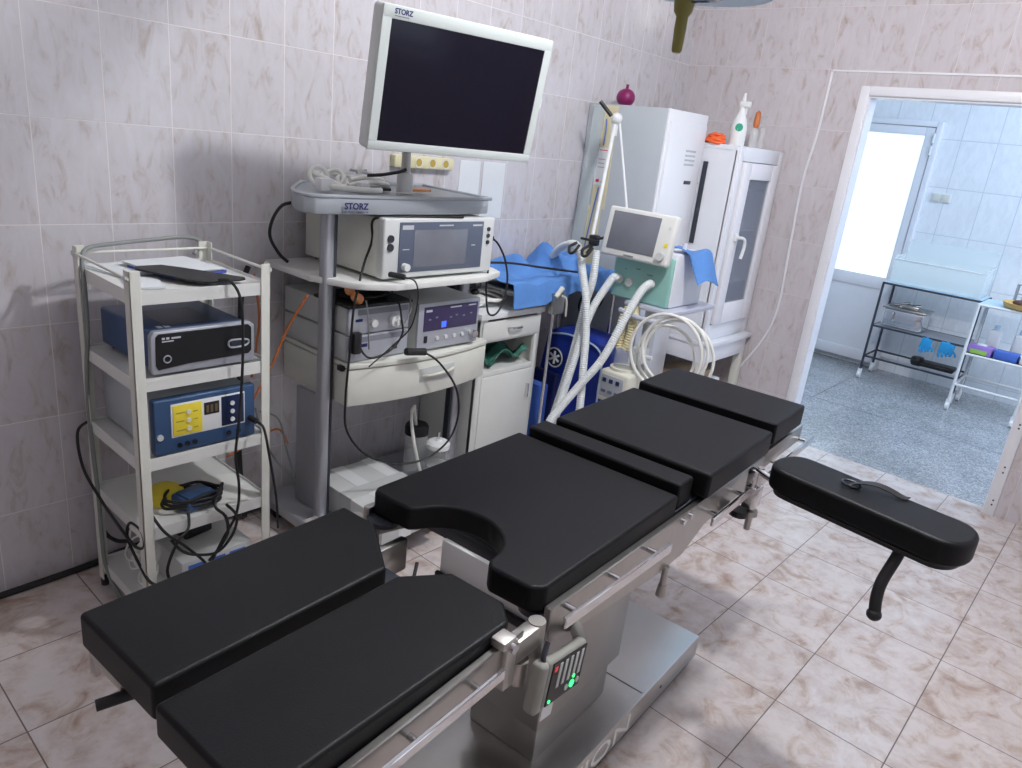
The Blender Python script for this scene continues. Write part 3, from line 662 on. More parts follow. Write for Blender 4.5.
# monitor on its arm
mc = Vector((.662, 1.75, 1.684)); an, ti, ro = -.146, -.158, .003
n_ = Vector((math.cos(an)*math.cos(ti), math.sin(an)*math.cos(ti), math.sin(ti))); ux = Vector((-math.sin(an), math.cos(an), 0)); uz = n_.cross(ux)
MR = Matrix((n_, ux, uz)).transposed()
MN = thing('surgical_monitor', 'large flat white framed surgical monitor on a pole above the tower tray', 'monitor', (.34, 1.80, 1.33))
def mp(a, b_, c_): return tuple(mc+n_*a+ux*b_+uz*c_)
MWd, MHt = .65, .405
MB().obox(mp(-.030, 0, 0), (.055, MWd, MHt), MR, .014, 4).build('housing', 'pale_plastic', MN)
MB().obox(mp(-.062, 0, 0), (.03, MWd*.7, MHt*.7), MR, .012, 3).build('rear_bulge', 'ivory_plastic', MN)
fr = MB()
FT, FB, FS = .036, .028, .030
fr.obox(mp(0, 0, MHt/2-FT/2-.001), (.012, MWd-.004, FT), MR, .003, 2); fr.obox(mp(0, 0, -MHt/2+FB/2+.001), (.012, MWd-.004, FB), MR, .003, 2)
fr.obox(mp(0, -MWd/2+FS/2+.002, 0), (.0118, FS, MHt-FT-FB+.006), MR, .001, 1); fr.obox(mp(0, MWd/2-FS/2-.002, 0), (.0118, FS, MHt-FT-FB+.006), MR, .001, 1)
fr.build('bezel', 'bezel_grey', MN)
MB().obox(mp(.0002, 0, -.004), (.006, MWd-.056, MHt-.056), MR, .001, 1).build('screen', 'screen', MN)
text_part('lettering', 'STORZ', .020, mp(.0064, -.287, MHt/2-.022), ux, uz, 'print_navy', MN, .0003, xs=.95, bold=.0006)
MB().obox(mp(.0064, -.262, MHt/2-.028), (.0004, .048, .003), MR).build('small_lettering', 'print_grey', MN)
MB().obox(mp(-.02, MWd/2+.008, 0), (.02, .016, .035), MR, .003).build('side_plug', 'label_white', MN)
MB().cyl((.34, 1.80, 1.332), (.34, 1.80, 1.40), .030, 24).build('pole_base', 'pale_plastic', MN)
MB().box(.328, .352, 1.790, 1.812, 1.39, 1.60, .003).build('pole', 'dark_metal', MN)
MB().cyl((.34, 1.80, 1.40), (.34, 1.80, 1.47), .0165, 20).build('pole_sleeve', 'column_steel', MN)
e = mp(-.075, 0, 0)
MB().tube([(.34, 1.80, 1.59), (.40, 1.79, 1.62), (.50, 1.77, 1.66), e], .02, 12).build('arm', 'dark_metal', MN)
# things on the tray
tz = 1.334
t1 = MB()
def loop(b, cx, cy, cz, r, ax_, tilt, rad, mx=1., n=12):
    b.tube([(cx+r*mx*math.cos(a)*math.cos(ax_)-r*math.sin(a)*math.sin(ax_)*math.cos(tilt), cy+r*mx*math.cos(a)*math.sin(ax_)+r*math.sin(a)*math.cos(ax_)*math.cos(tilt), max(tz+rad, cz+r*math.sin(a)*math.sin(tilt))) for a in [2*PI*k/n for k in range(n)]], rad, 8, 4, True)
loop(t1, .24, 1.50, tz+.035, .030, 1.2, 1.4, .008); loop(t1, .27, 1.54, tz+.03, .035, .6, .9, .008); loop(t1, .22, 1.58, tz+.02, .045, 1.4, .5, .008)
loop(t1, .25, 1.63, tz+.015, .05, 1.5, .4, .007); loop(t1, .24, 1.70, tz+.013, .05, 1.0, .35, .008)
t1.tube([(.36, 1.46, tz+.014), (.40, 1.50, tz+.012), (.42, 1.57, tz+.010), (.42, 1.63, tz+.010)], .010, 10)
t1.tube([(.30, 1.44, tz+.05), (.35, 1.47, tz+.03), (.38, 1.51, tz+.012)], .009, 10)
t1.tube([(.33, 1.56, tz+.012), (.31, 1.66, tz+.026), (.30, 1.74, tz+.02), (.27, 1.78, tz+.012)], .009, 10)
t1.tube([(.28, 1.60, tz+.03), (.26, 1.68, tz+.036), (.25, 1.76, tz+.03), (.22, 1.80, tz+.012)], .009, 10)
tt = tag(t1.build('hose_bundle', 'white_cable'), 'bundle of white hoses heaped on the tower tray', 'hoses')
MB().box(.33, .37, 1.425, 1.475, tz-.001, tz+.038, .004).build('connector', 'label_white', tt)
MB().box(.345, .375, 1.58, 1.62, tz, tz+.03, .006).build('connector', 'label_white', tt)
tag(MB().cyl((.24, 1.66, tz+.050), (.20, 1.73, tz+.058), .005).cyl((.24, 1.73, tz+.048), (.20, 1.66, tz+.058), .005).cyl((.20, 1.66, tz+.055), (.19, 1.76, tz+.045), .004).build('metal_clamp', 'case_grey'), 'small grey metal clamp lying on the white hoses', 'clamp')
tag(MB().tube([(.30, 1.66, tz+.048), (.33, 1.70, tz+.055), (.355, 1.76, tz+.070), (.36, 1.785, tz+.080)], .006, 8).box(.30, .34, 1.62, 1.74, tz, tz+.010, .003).build('probe_cable', 'black_rubber'), 'short black probe cable leaning against the monitor pole', 'cable')
tag(MB().obox((.33, 1.875, tz+.006), (.035, .11, .010), Matrix.Rotation(R_(8), 3, 'Z'), .003).build('wooden_clip', 'peach'), 'flat orange brown strip beside the monitor pole on the tray', 'strip')
# main unit on the upper shelf
zs = 1.045
U = thing('camera_control_unit', 'large white instrument with dark touch screen front on the upper tower shelf', 'medical device', (.30, 1.85, zs))
MB().box(.035, .47, 1.585, 2.105, zs+.012, zs+.215, .006).build('case', 'white_edge', U)
MB().box(.465, .505, 1.585, 2.125, zs+.010, zs+.218, .008, 3).build('bezel', 'pale_plastic', U)
MB().box(.504, .5085, 1.650, 2.060, zs+.030, zs+.205, .003).build('front_panel', 'panel_slate', U)
MB().box(.5085, .5100, 1.715, 1.975, zs+.048, zs+.178, .001).build('touch_screen', 'screen_grey', U)
MB().box(.5090, .5096, 1.66, 1.71, zs+.180, zs+.195).box(.5090, .5096, 1.83, 1.90, zs+.190, zs+.195).box(.5090, .5096, 2.0, 2.05, zs+.188, zs+.194).box(.5090, .5096, 1.665, 1.695, zs+.11, zs+.113).box(.5090, .5096, 2.0, 2.02, zs+.115, zs+.119).build('lettering', 'print_white', U)
for z in (.120, .150): MB().cyl((.503, 1.612, zs+z), (.511, 1.612, zs+z), .013, 16).build('socket', 'dark_metal', U)
for z in (.125, .150, .175): MB().cyl((.503, 2.090, zs+z), (.510, 2.090, zs+z), .008, 14).build('socket', 'dark_metal', U)
MB().cyl((.508, 1.675, zs+.052), (.530, 1.675, zs+.052), .013, 18).build('knob', 'label_white', U)
for x, y in ((.06, 1.63), (.06, 2.06), (.45, 1.63), (.45, 2.06)): MB().cyl((x, y, zs), (x, y, zs+.014), .014, 12).build('foot', 'black_rubber', U)
tag(MB().cyl((.50, 1.618, zs+.028), (.548, 1.650, zs+.024), .010, 12).tube([(.545, 1.648, zs+.024), (.575, 1.675, zs+.012), (.583, 1.685, zs-.05), (.572, 1.67, zs-.15), (.54, 1.62, zs-.22), (.50, 1.55, zs-.30)], .0025).build('camera_plug', 'black_rubber'), 'black plug and thin lead in the front of the large white instrument', 'plug')
cbx = MB(); cbx.cyl((.46, 2.126, zs+.135), (.46, 2.165, zs+.130), .011, 12); cbx.tube([(.46, 2.165, zs+.130), (.465, 2.20, zs+.105), (.47, 2.245, zs+.04), (.48, 2.26, zs-.04), (.49, 2.24, zs-.12), (.50, 2.20, zs-.165), (.505, 2.16, zs-.175), (.505, 2.13, zs-.15), (.50, 2.115, zs-.05), (.50, 2.12, zs+.06)], .0042)
tag(cbx.build('looped_cable', 'black_rubber'), 'black cable looping from the right side of the large white instrument', 'cable')
tag(MB().tube([(.505, 1.95, 1.266), (.49, 1.70, 1.266), (.47, 1.60, 1.262), (.45, 1.575, 1.245), (.44, 1.585, 1.18), (.435, 1.56, 1.10), (.46, 1.52, 1.02), (.46, 1.505, .95), (.455, 1.50, .80), (.46, 1.485, .62), (.47, 1.49, .50), (.50, 1.56, .40), (.535, 1.68, .345), (.56, 1.80, .345), (.575, 1.90, .40), (.58, 1.94, .50), (.575, 1.92, .62), (.555, 1.84, .73), (.53, 1.78, .775)], .0042, 8).cyl((.52, 1.70, .785), (.53, 1.785, .775), .014, 12).build('looping_cable', 'black_rubber'), 'long black cord hanging in a big loop in front of the tower drawer', 'cable')
tag(MB().tube([(.12, 1.50, 1.262), (.10, 1.45, 1.25), (.10, 1.41, 1.20), (.10, 1.40, 1.14), (.11, 1.43, 1.08), (.12, 1.46, 1.05)], .006).build('rear_cable', 'black_rubber'), 'black cable bowing out left of the tower under the tray', 'cable')
tag(MB().tube([(.02, 1.36, 1.02), (.03, 1.33, .95), (.05, 1.31, .80), (.06, 1.30, .60), (.05, 1.30, .30), (.05, 1.32, .02)], .010).build('thick_cable', 'black_rubber'), 'thick black cable hanging to the floor between cart and tower', 'cable')
tag(MB().sph((.42, 1.515, 1.010), .02, (1, .9, 1.1)).sph((.435, 1.53, .985), .018).sph((.43, 1.545, .975), .02).sph((.42, 1.53, 1.03), .014).build('orange_knot', 'peach'), 'knot of orange ribbon tied at the left of the upper tower shelf', 'ribbon')
for pts, lab in (([(.06, 1.36, 1.00), (.07, 1.37, .90), (.06, 1.38, .82), (.05, 1.37, .70), (.04, 1.36, .60)], 'thin orange cable behind the tower, the left one of two'),
                 ([(.34, 1.40, .98), (.28, 1.36, .85), (.24, 1.33, .72), (.20, 1.29, .60), (.16, 1.25, .50), (.12, 1.22, .40)], 'orange cable slanting down across the left side of the tower'),
                 ([(.05, 1.25, .30), (.12, 1.34, .38), (.16, 1.40, .42), (.18, 1.43, .36)], 'orange cable curling low behind the tower column')):
    tag(MB().tube(pts, .0045).build('orange_cable', 'orange'), lab, 'cable')
tag(MB().tube([(.10, 1.34, .50), (.13, 1.35, .40), (.18, 1.38, .30), (.24, 1.41, .26)], .004).tube([(.10, 1.36, .48), (.18, 1.39, .47), (.22, 1.40, .36), (.25, 1.42, .24)], .004).build('grey_lead', 'grey_cable'), 'thin grey leads hanging behind the left tower column', 'cable')
# lower instruments
zs = .745
def low_unit(name, lab, y0, y1, x1, z0, z1):
    U = thing(name, lab, 'medical device', (.24, (y0+y1)/2, z0))
    MB().box(.035, x1-.012, y0, y1, z0+.006, z1, .004).build('case', 'case_grey', U)
    MB().box(x1-.014, x1, y0, y1, z0+.004, z1, .004).build('fascia', 'silver_face', U)
    for x, y in ((.07, y0+.03), (.07, y1-.03), (x1-.05, y0+.03), (x1-.05, y1-.03)): MB().cyl((x, y, z0), (x, y, z0+.008), .012, 12).build('foot', 'black_rubber', U)
    return U
U = low_unit('light_source', 'silver instrument under the other silver one, left on the tower drawer top', 1.50, 1.775, .44, .745, .845)
MB().box(.440, .4415, 1.54, 1.765, .818, .838).build('stripe', 'print_grey', U)
MB().box(.440, .4415, 1.55, 1.585, .800, .812).build('lettering', 'print_navy', U)
MB().box(.440, .447, 1.70, 1.72, .775, .792, .002).build('switch', 'black_plastic', U)
U = low_unit('insufflator', 'upper silver instrument of the stacked pair on the tower drawer top', 1.50, 1.775, .44, .845, .945)
MB().box(.440, .4415, 1.54, 1.765, .918, .938).build('stripe', 'print_grey', U)
MB().cyl((.438, 1.70, .885), (.460, 1.70, .885), .022, 20).cyl((.455, 1.70, .885), (.475, 1.70, .885), .010, 14).build('round_socket', 'label_white', U)
MB().cyl((.438, 1.60, .888), (.462, 1.60, .888), .014, 18).build('knob', 'pale_plastic', U)
MB().box(.440, .4415, 1.53, 1.56, .895, .905).build('lettering', 'print_navy', U)
U = low_unit('endoscopic_pump', 'silver instrument with violet display and blue light right on the tower drawer top', 1.800, 2.125, .465, .752, .940)
MB().box(.465, .4675, 1.826, 2.112, .830, .925, .002).build('display_panel', 'panel_violet', U)
MB().box(.4675, .4680, 1.835, 1.865, .905, .914).box(.4675, .4680, 1.96, 2.02, .912, .917).box(.4675, .4680, 2.06, 2.10, .912, .917).build('lettering', 'print_white', U)
for k, y in enumerate((1.85, 1.885, 1.96, 1.99, 2.03, 2.07)): MB().box(.4675, .4680, y, y+.012, .872+.006*(k % 2), .878+.006*(k % 2)).build('legend', 'print_grey', U)
MB().box(.4675, .4690, 1.918, 1.942, .838, .862, .001).build('blue_light', 'led_blue', U)
MB().box(.465, .470, 1.832, 1.848, .785, .812, .002).build('power_switch', 'black_plastic', U)
for k in range(5): MB().cyl((.464, 1.90+.045*k, .798), (.472, 1.90+.045*k, .798), .008, 12).build('button', 'pale_plastic', U)
MB().cyl((.464, 2.09, .795), (.49, 2.09, .795), .016, 16).build('hose_port', 'chrome', U)
# rear boxes at the left of the stacked pair
# cable heap on black tray over the stacked pair
BT = tag(MB().box(.24, .452, 1.49, 1.78, .946, .958, .004).build('black_tray', 'black_rubber'), 'flat black mat on the upper silver instrument', 'mat')
ch = MB()
for k in range(5):
    r = .045+.011*k; ch.tube([(.36+r*.85*math.cos(a), 1.62+r*1.35*math.sin(a), .963+.004*k+.002*math.sin(3*a)) for a in [2*PI*j/14 for j in range(14)]], .0035, 8, 3, True)
ch.tube([(.42, 1.68, .965), (.462, 1.70, .955), (.478, 1.705, .90), (.482, 1.71, .84), (.48, 1.66, .785), (.47, 1.58, .765), (.465, 1.54, .80), (.465, 1.53, .84)], .004)
tag(ch.build('cable_coil', 'black_rubber'), 'coil of black leads on the flat mat under the upper shelf', 'cable')
tag(MB().tube([(.455, 1.56, .975), (.475, 1.555, .93), (.478, 1.56, .86), (.472, 1.57, .80)], .003).tube([(.45, 1.76, .975), (.475, 1.75, .93), (.48, 1.72, .88)], .003).build('grey_lead', 'grey_cable'), 'thin pale leads hanging over the silver instruments', 'cable')
tag(MB().box(.444, .472, 1.505, 1.54, .785, .865, .008).build('cable_clip', 'black_plastic'), 'black plug block hanging at the left of the silver instruments', 'plug')
# box on tower base and suction jars
U = thing('document_box', 'flat grey and white carton wrapped in tape on the tower base', 'box', (.45, 1.66, .105))
MB().box(.22, .66, 1.52, 1.82, .106, .215, .004).build('carton', 'pale_plastic', U)
MB().box(.219, .661, 1.60, 1.66, .105, .2165).box(.219, .661, 1.75, 1.80, .105, .2165).build('tape', 'label_white', U)
MB().box(.40, .47, 1.519, 1.821, .105, .2168).build('tape_band', 'case_grey', U)
J = thing('suction_jar', 'clear suction jar with white lid on the tower base', 'jar', (.42, 2.00, .105))
MB().lathe([(.045, .215), (.048, .225), (.048, .285), (.040, .292)], (.42, 2.00, 0), 20).build('jar', 'clear_jar', J)
MB().cyl((.42, 2.00, .10), (.42, 2.00, .216), .05, 20).build('stand', 'case_grey', J)
MB().lathe([(.050, .290), (.050, .310), (.042, .318), (.014, .320), (.012, .328), (.001, .328)], (.42, 2.00, 0), 20).build('lid', 'label_white', J)
MB().cyl((.42, 2.0, .325), (.42, 2.0, .36), .005, 10).build('spout', 'chrome', J)
J = thing('suction_jar', 'clear suction jar with black lid behind the white lidded one', 'jar', (.28, 2.0, .105))
MB().lathe([(.046, .105), (.050, .12), (.050, .300), (.044, .312)], (.28, 2.0, 0), 20).build('jar', 'clear_jar', J)
MB().lathe([(.052, .305), (.052, .338), (.046, .348), (.001, .348)], (.28, 2.0, 0), 20).build('lid', 'black_plastic', J)
tag(MB().tube([(.40, 1.93, .18), (.38, 1.91, .28), (.36, 1.90, .38), (.34, 1.91, .44), (.32, 1.94, .455), (.30, 1.96, .43), (.285, 1.99, .345)], .007, 10).build('suction_tube', 'white_cable'), 'cream suction tube arching over the black lidded jar', 'tube')
# wall items behind the tower
PS = thing('power_strip', 'ivory power strip with four round outlets on the wall behind the monitor pole', 'power strip', (0, 2.17, 1.39))
MB().box(0, .035, 2.00, 2.33, 1.395, 1.445, .006).build('housing', 'outlet', PS)
for k in range(4):
    y = 2.05+.077*k
    MB().cyl((.034, y, 1.42), (.0365, y, 1.42), .022, 18).build('outlet', 'ivory_plastic', PS)
    MB().cyl((.0363, y, 1.428), (.0372, y, 1.428), .005, 8).cyl((.0363, y, 1.412), (.0372, y, 1.412), .005, 8).cyl((.0363, y, 1.42), (.0368, y, 1.42), .016, 16).build('contact', 'brass', PS)
for y0, y1, lab in ((2.40, 2.53, 'white sheet on the wall right of the power strip, left of two'), (2.55, 2.70, 'white sheet on the wall beside the steel locker, right of two')):
    tag(MB().box(.0, .003, y0, y1, 1.18, 1.44).build('wall_sheet', 'paper'), lab, 'paper')

# ------------------------------------------------------------------ bedside cabinet right of the tower
BC = thing('bedside_cabinet', 'white metal bedside cabinet with drawer, open shelf and door right of the tower', 'cabinet', (.19, 2.52, 0))
bx0, bx1, by0, by1, bz = .01, .36, 2.255, 2.665, .80
b = MB(); b.box(bx0, bx1, by0, by0+.012, .06, bz); b.box(bx0, bx1, by1-.012, by1, .06, bz); b.box(bx0, bx0+.01, by0, by1, .06, bz)
b.box(bx0, bx1-.004, by0, by1, .54, .552); b.box(bx0, bx1-.004, by0, by1, .06, .08); b.box(bx0, bx1-.004, by0, by1, .69, .70)
b.box(bx1-.02, bx1, by0, by0+.045, .06, bz, .002); b.box(bx1-.02, bx1, by1-.03, by1, .06, bz, .002); b.box(bx1-.02, bx1, by0+.045, by1-.03, .53, .555, .002)
b.build('body', 'white_paint', BC)
MB().box(bx0, bx1+.012, by0-.008, by1+.012, bz, bz+.028, .004).build('top', 'label_white', BC)
dd = MB().box(bx1-.012, bx1+.006, by0+.012, by1-.008, .700, .788, .004).build('drawer', 'white_paint', BC)
MB().tube([(bx1+.008, 2.43, .748), (bx1+.022, 2.445, .748), (bx1+.022, 2.505, .748), (bx1+.008, 2.52, .748)], .005, 8).build('drawer_handle', 'chrome', dd)
dd = MB().box(bx1-.012, bx1+.006, by0+.035, by1-.020, .085, .528, .004).build('door', 'white_paint', BC)
MB().box(bx1+.006, bx1+.020, by1-.065, by1-.050, .385, .455, .003).build('door_handle', 'chrome', dd)
for x, y in ((.04, 2.28), (.04, 2.64), (.33, 2.28), (.33, 2.64)): MB().cyl((x, y, 0), (x, y, .062), .012, 12).build('leg', 'chrome', BC)
gc = MB()
def gcl(u, v): return (.12+.22*v, 2.36+.26*u, .556+.05*abs(math.sin(5*u+3*v))+.035*math.sin(7*v+2*u)**2)
gc.grid(gcl, 16, 12, .004)
tag(gc.build('green_cloth', 'green_cloth'), 'crumpled dark green cloth in the open shelf of the bedside cabinet', 'cloth')
hb = MB()
for k in range(6):
    a0 = k*1.1; r = .035+.006*k
    hb.tube([(.24+r*1.1*math.cos(a), 2.33+.02*k+r*.9*math.sin(a), max(.836, .845+.006*k+.008*math.sin(a+a0))) for a in [2*PI*j/10 for j in range(10)]], .006, 8, 3, True)
tag(hb.build('hose_coil', 'white_cable'), 'small heap of cream tubing on the bedside cabinet top', 'hoses')
dkc = MB()
for k in range(14):
    dkc.sph((.17+random.uniform(-.06, .06), 2.32+random.uniform(-.05, .05), .87+random.uniform(0, .06)), random.uniform(.015, .03), (1, 1, .7), 8)
for k in range(6): dkc.tube([(.15+random.uniform(-.05, .08), 2.30+random.uniform(-.04, .06), .90+random.uniform(0, .05)) for _ in range(5)], .004, 6, 4)
tag(dkc.build('mask_bundle', 'black_rubber'), 'dark bundle of rubber tubing at the left of the bedside cabinet top', 'tubing')
for y in (2.56, 2.61): tag(MB().cyl((.34, y, .828), (.34, y, .850), .012, 14).cyl((.34, y, .850), (.34, y, .858), .008, 12).build('vial', 'label_white'), 'small white capped vial standing on the bedside cabinet top', 'vial', 'vials on the bedside cabinet')

# ------------------------------------------------------------------ tray table under the blue drape
IT = thing('tray_table', 'steel tray table under the blue drape beside the locker', 'table', (.2, 3.0, 0))
MB().box(.02, .40, 2.44, 3.26, .905, .918, .003).build('table_top', 'steel', IT)
for x, y in ((.385, 2.72), (.385, 3.22), (.04, 2.72), (.04, 3.22)): MB().cyl((x, y, 0), (x, y, .905), .009, 12).build('leg', 'chrome', IT)
GV = thing('gas_valve', 'small metal valve block with pale lever at the corner of the tray table', 'valve', (.42, 2.70, .80))
MB().box(.3995, .432, 2.66, 2.74, .80, .90, .006).build('valve_body', 'steel', GV)
MB().tube([(.44, 2.70, .89), (.446, 2.73, .87), (.446, 2.74, .79)], .005).cyl((.43, 2.665, .885), (.43, 2.71, .925), .012, 12).build('valve_hook', 'ivory_plastic', GV)
dp = MB()
def drape(u, v):
    y = 2.40+.84*u; x = .04+.42*v
    z = .955+.010*math.sin(11*u+4*v)+.008*math.sin(17*v+7*u)+.006*math.sin(31*u-9*v)
    a = math.exp(-((u-.60)/.035)**2-((v-.22)/.22)**2)*.10
    b_ = math.exp(-((u-.72)/.13)**2-((v-.42+.9*(u-.72))/.30)**2)*.085
    c_ = math.exp(-((u-.34)/.07)**2-((v-.20)/.25)**2)*.085
    z += a+b_+c_+.012*abs(math.sin(23*u+8*v))*math.exp(-((u-.7)/.2)**2)
    if v > .86: z -= (v-.86)*(.55 if u > .45 else .75); x = .04+.42*.86+(v-.86)*.10
    return (x, y, max(z, .85 if u < .3 else .86))
dp.grid(drape, 70, 34, .003)
tag(dp.build('blue_drape', 'drape'), 'crumpled blue surgical drape spread over the tray table', 'drape')
tag(MB().tube([(.30, 2.30, 1.04), (.33, 2.45, 1.035), (.38, 2.62, 1.015), (.40, 2.85, .985)], .005).build('drape_cable', 'black_rubber'), 'black cable lying over the blue drape', 'cable')

# ------------------------------------------------------------------ steel locker
LK = thing('steel_locker', 'tall grey steel locker with white vented door in the left corner', 'locker', (.25, 3.47, 0))
lx1, ly0, ly1, lz = .490, 3.30, 3.692, 1.774
MB().box(.005, lx1-.012, ly0, ly1, .02, lz, .003).build('carcass', 'locker_grey', LK)
MB().box(lx1-.012, lx1-.002, ly0, ly1, .02, lz, .002).build('front_frame', 'cab_white', LK)
dd = MB().box(lx1-.004, lx1+.010, ly0+.018, ly1-.014, .06, lz-.055, .003).build('door', 'cab_white', LK)
for z in (1.585, 1.562, 1.540, 1.518): MB().box(lx1+.009, lx1+.0115, 3.50, 3.60, z, z+.009).build('vent', 'locker_grey', dd)
MB().box(lx1+.009, lx1+.0118, 3.53, 3.60, 1.425, 1.443, .001).build('name_plate', 'dark_metal', dd)
for x, y in ((.03, 3.33), (.03, 3.63), (.46, 3.33), (.46, 3.63)): MB().cyl((x, y, 0), (x, y, .022), .015, 10).build('foot', 'black_rubber', LK)
CSP = MB().box(.10, .19, ly0-.003, ly0-.0, 1.25, 1.768).box(.085, .17, ly0-.0029, ly0-.0, .95, 1.26).build('paper_strip', 'cream', LK); CSP['label'] = 'long cream paper strip'
dv = MB(); dv.obox((.06, ly0-.008, 1.36), (.075, .010, .80), Matrix.Rotation(R_(3), 3, 'Y'), .002)
tag(dv.build('clear_sleeve', 'clear'), 'long clear plastic sleeve against the left of the locker side', 'sleeve')
U = MB().box(.10, .17, ly0-.0045, ly0-.003, 1.37, 1.56).build('printed_label', 'label_white', CSP)
MB().box(.112, .132, ly0-.0055, ly0-.0045, 1.385, 1.40).box(.112, .165, ly0-.0055, ly0-.0045, 1.545, 1.549).build('red_mark', 'print_red', CSP)
MB().box(.112, .155, ly0-.0055, ly0-.0045, 1.50, 1.503).box(.112, .15, ly0-.0055, ly0-.0045, 1.48, 1.483).box(.112, .158, ly0-.0055, ly0-.0045, 1.46, 1.463).box(.14, .160, ly0-.0055, ly0-.0045, 1.385, 1.388).build('printed_lines', 'print_grey', CSP)
tag(MB().tube([(.13, ly0-.008, 1.70), (.135, ly0-.008, 1.64), (.132, ly0-.008, 1.57)], .003).tube([(.14, ly0-.008, 1.36), (.125, ly0-.008, 1.25), (.11, ly0-.008, 1.12), (.10, ly0-.008, 1.02)], .003).build('blue_tube', 'carton_blue'), 'thin blue tube running down the cream strip', 'tube')
PB = thing('plum_bulb', 'plum coloured rubber bulb lying on the locker top', 'bulb', (.12, 3.45, lz))
MB().sph((.12, 3.45, lz+.045), .048, (1.05, 1, .95), 20).build('bulb', 'plum', PB)
MB().cyl((.12, 3.45, lz+.088), (.122, 3.45, lz+.110), .008, 10).build('nozzle', 'plum', PB)

# ------------------------------------------------------------------ glass cabinet on table in the corner
GT = thing('corner_table', 'white wooden table under the glass fronted cabinet', 'table', (.45, 3.93, 0))
MB().box(.12, .745, 3.697, 4.235, .575, .600, .003).build('table_top', 'cab_white', GT)
MB().box(.15, .725, 3.705, 4.22, .475, .575, .003).build('apron', 'cab_white', GT)
for x, y in ((.70, 3.73), (.70, 4.205), (.17, 3.73), (.17, 4.205)): MB().box(x-.022, x+.022, y-.022, y+.022, 0, .476, .002).build('leg', 'white_edge', GT)
MB().box(.14, .16, 3.70, 4.22, .0, .47).build('back_board', 'brown', GT)
GC = thing('medicine_cabinet', 'white cabinet with a glass door and white frame in the room corner', 'cabinet', (.43, 3.97, .6))
gx0, gx1, gy0, gy1, gz0, gz1 = .17, .700, 3.70, 4.235, .602, 1.640
g = MB(); g.box(gx0, gx1-.02, gy0, gy0+.018, gz0, gz1); g.box(gx0, gx1-.02, gy1-.018, gy1, gz0, gz1); g.box(gx0, gx0+.015, gy0+.018, gy1-.018, gz0, gz1-.02); g.box(gx0+.015, gx1-.02, gy0+.018, gy1-.018, gz0, gz0+.02); g.box(gx0-.003, gx1-.018, gy0-.003, gy1+.003, gz1-.02, gz1+.004)
for z in (.90, 1.20, 1.42): g.box(gx0+.015, gx1-.04, gy0+.018, gy1-.018, z, z+.008)
g.build('carcass', 'cab_white', GC)
g = MB(); g.box(gx1-.03, gx1, gy0, gy0+.045, gz0, gz1, .004); g.box(gx1-.03, gx1, gy1-.045, gy1, gz0, gz1, .004); g.box(gx1-.03, gx1, gy0+.045, gy1-.045, gz1-.07, gz1, .004); g.box(gx1-.03, gx1, gy0+.045, gy1-.045, gz0, gz0+.09, .004)
g.build('front_frame', 'cab_white', GC)
g = MB(); a0, a1 = gy0+.05, gy1-.05; c0, c1 = gz0+.095, gz1-.073
g.box(gx1-.012, gx1+.018, a0, a0+.085, c0, c1, .005); g.box(gx1-.012, gx1+.018, a1-.085, a1, c0, c1, .005); g.box(gx1-.012, gx1+.018, a0+.085, a1-.085, c1-.085, c1, .005); g.box(gx1-.012, gx1+.018, a0+.085, a1-.085, c0, c0+.115, .005)
dd = g.build('door', 'plastic_frame', GC)
MB().box(gx1, gx1+.006, a0+.08, a1-.08, c0+.11, c1-.08).build('glass_pane', 'glass_dim', dd)
MB().box(gx1+.0185, gx1+.034, a0+.030, a0+.055, 1.16, 1.20, .004).tube([(gx1+.034, a0+.042, 1.18), (gx1+.055, a0+.046, 1.182), (gx1+.060, a0+.075, 1.17), (gx1+.060, a0+.088, 1.13), (gx1+.056, a0+.078, 1.07)], .009, 10).build('door_handle', 'label_white', dd)
MB().box(gx0+.20, gx0+.27, gy0-.002, gy0+.001, 1.42, 1.425).box(gx0+.24, gx0+.32, gy0-.002, gy0+.001, 1.43, 1.436).build('scuff', 'print_grey', GC)
random.seed(3)
for zsh in (.908, 1.208):
    for k in range(4):
        y = 3.82+.085*k; h = random.uniform(.08, .17); r = random.uniform(.018, .028)
        mm = random.choice(['label_white', 'carton', 'sky_pale', 'case_grey'])
        o = MB().lathe([(r, 0), (r, h*.72), (r*.5, h*.82), (r*.5, h)], (.60, y, zsh), 12).build('medicine_bottle', mm)
        tag(o, 'small bottle seen dimly through the glass door of the white cabinet', 'bottle', 'bottles inside the glass cabinet')
bt = MB().box(.505, .532, gy0-.008, gy0-.004, 1.12, 1.55).build('cabinet_gap_shade', 'dark_metal')  # dark strip stands in for the shade in the gap beside the locker
tag(bt, 'dark narrow strip standing in for the shaded gap between the locker and the white cabinet', 'strip')
# things on top of it
SB = thing('spray_bottle', 'white spray bottle with green label on top of the glass cabinet', 'bottle', (.60, 3.83, gz1))
MB().lathe([(.038, 0), (.042, .01), (.042, .09), (.034, .13), (.016, .175), (.014, .20)], (.60, 3.83, gz1), 20).build('bottle_body', 'label_white', SB)
MB().box(.585, .640, 3.815, 3.845, gz1+.195, gz1+.225, .006).cyl((.60, 3.83, gz1+.19), (.60, 3.83, gz1+.265), .012, 12, .007).box(.615, .625, 3.825, 3.835, gz1+.16, gz1+.20).build('spray_head', 'label_white', SB)
MB().cyl((.60+.44*.0385, 3.83-.9*.0385, gz1+.095), (.60+.44*.0415, 3.83-.9*.0415, gz1+.095), .020, 20).build('green_label', 'print_green', SB)
BB = thing('brown_bottle', 'small brown stoppered bottle right of the spray bottle', 'bottle', (.62, 3.985, gz1))
MB().lathe([(.022, 0), (.022, .09), (.012, .11)], (.62, 3.985, gz1), 16).build('glass_body', 'clear_jar', BB)
MB().lathe([(.012, .105), (.017, .125), (.013, .185), (.004, .195)], (.62, 3.985, gz1), 16).build('stopper', 'orange', BB)
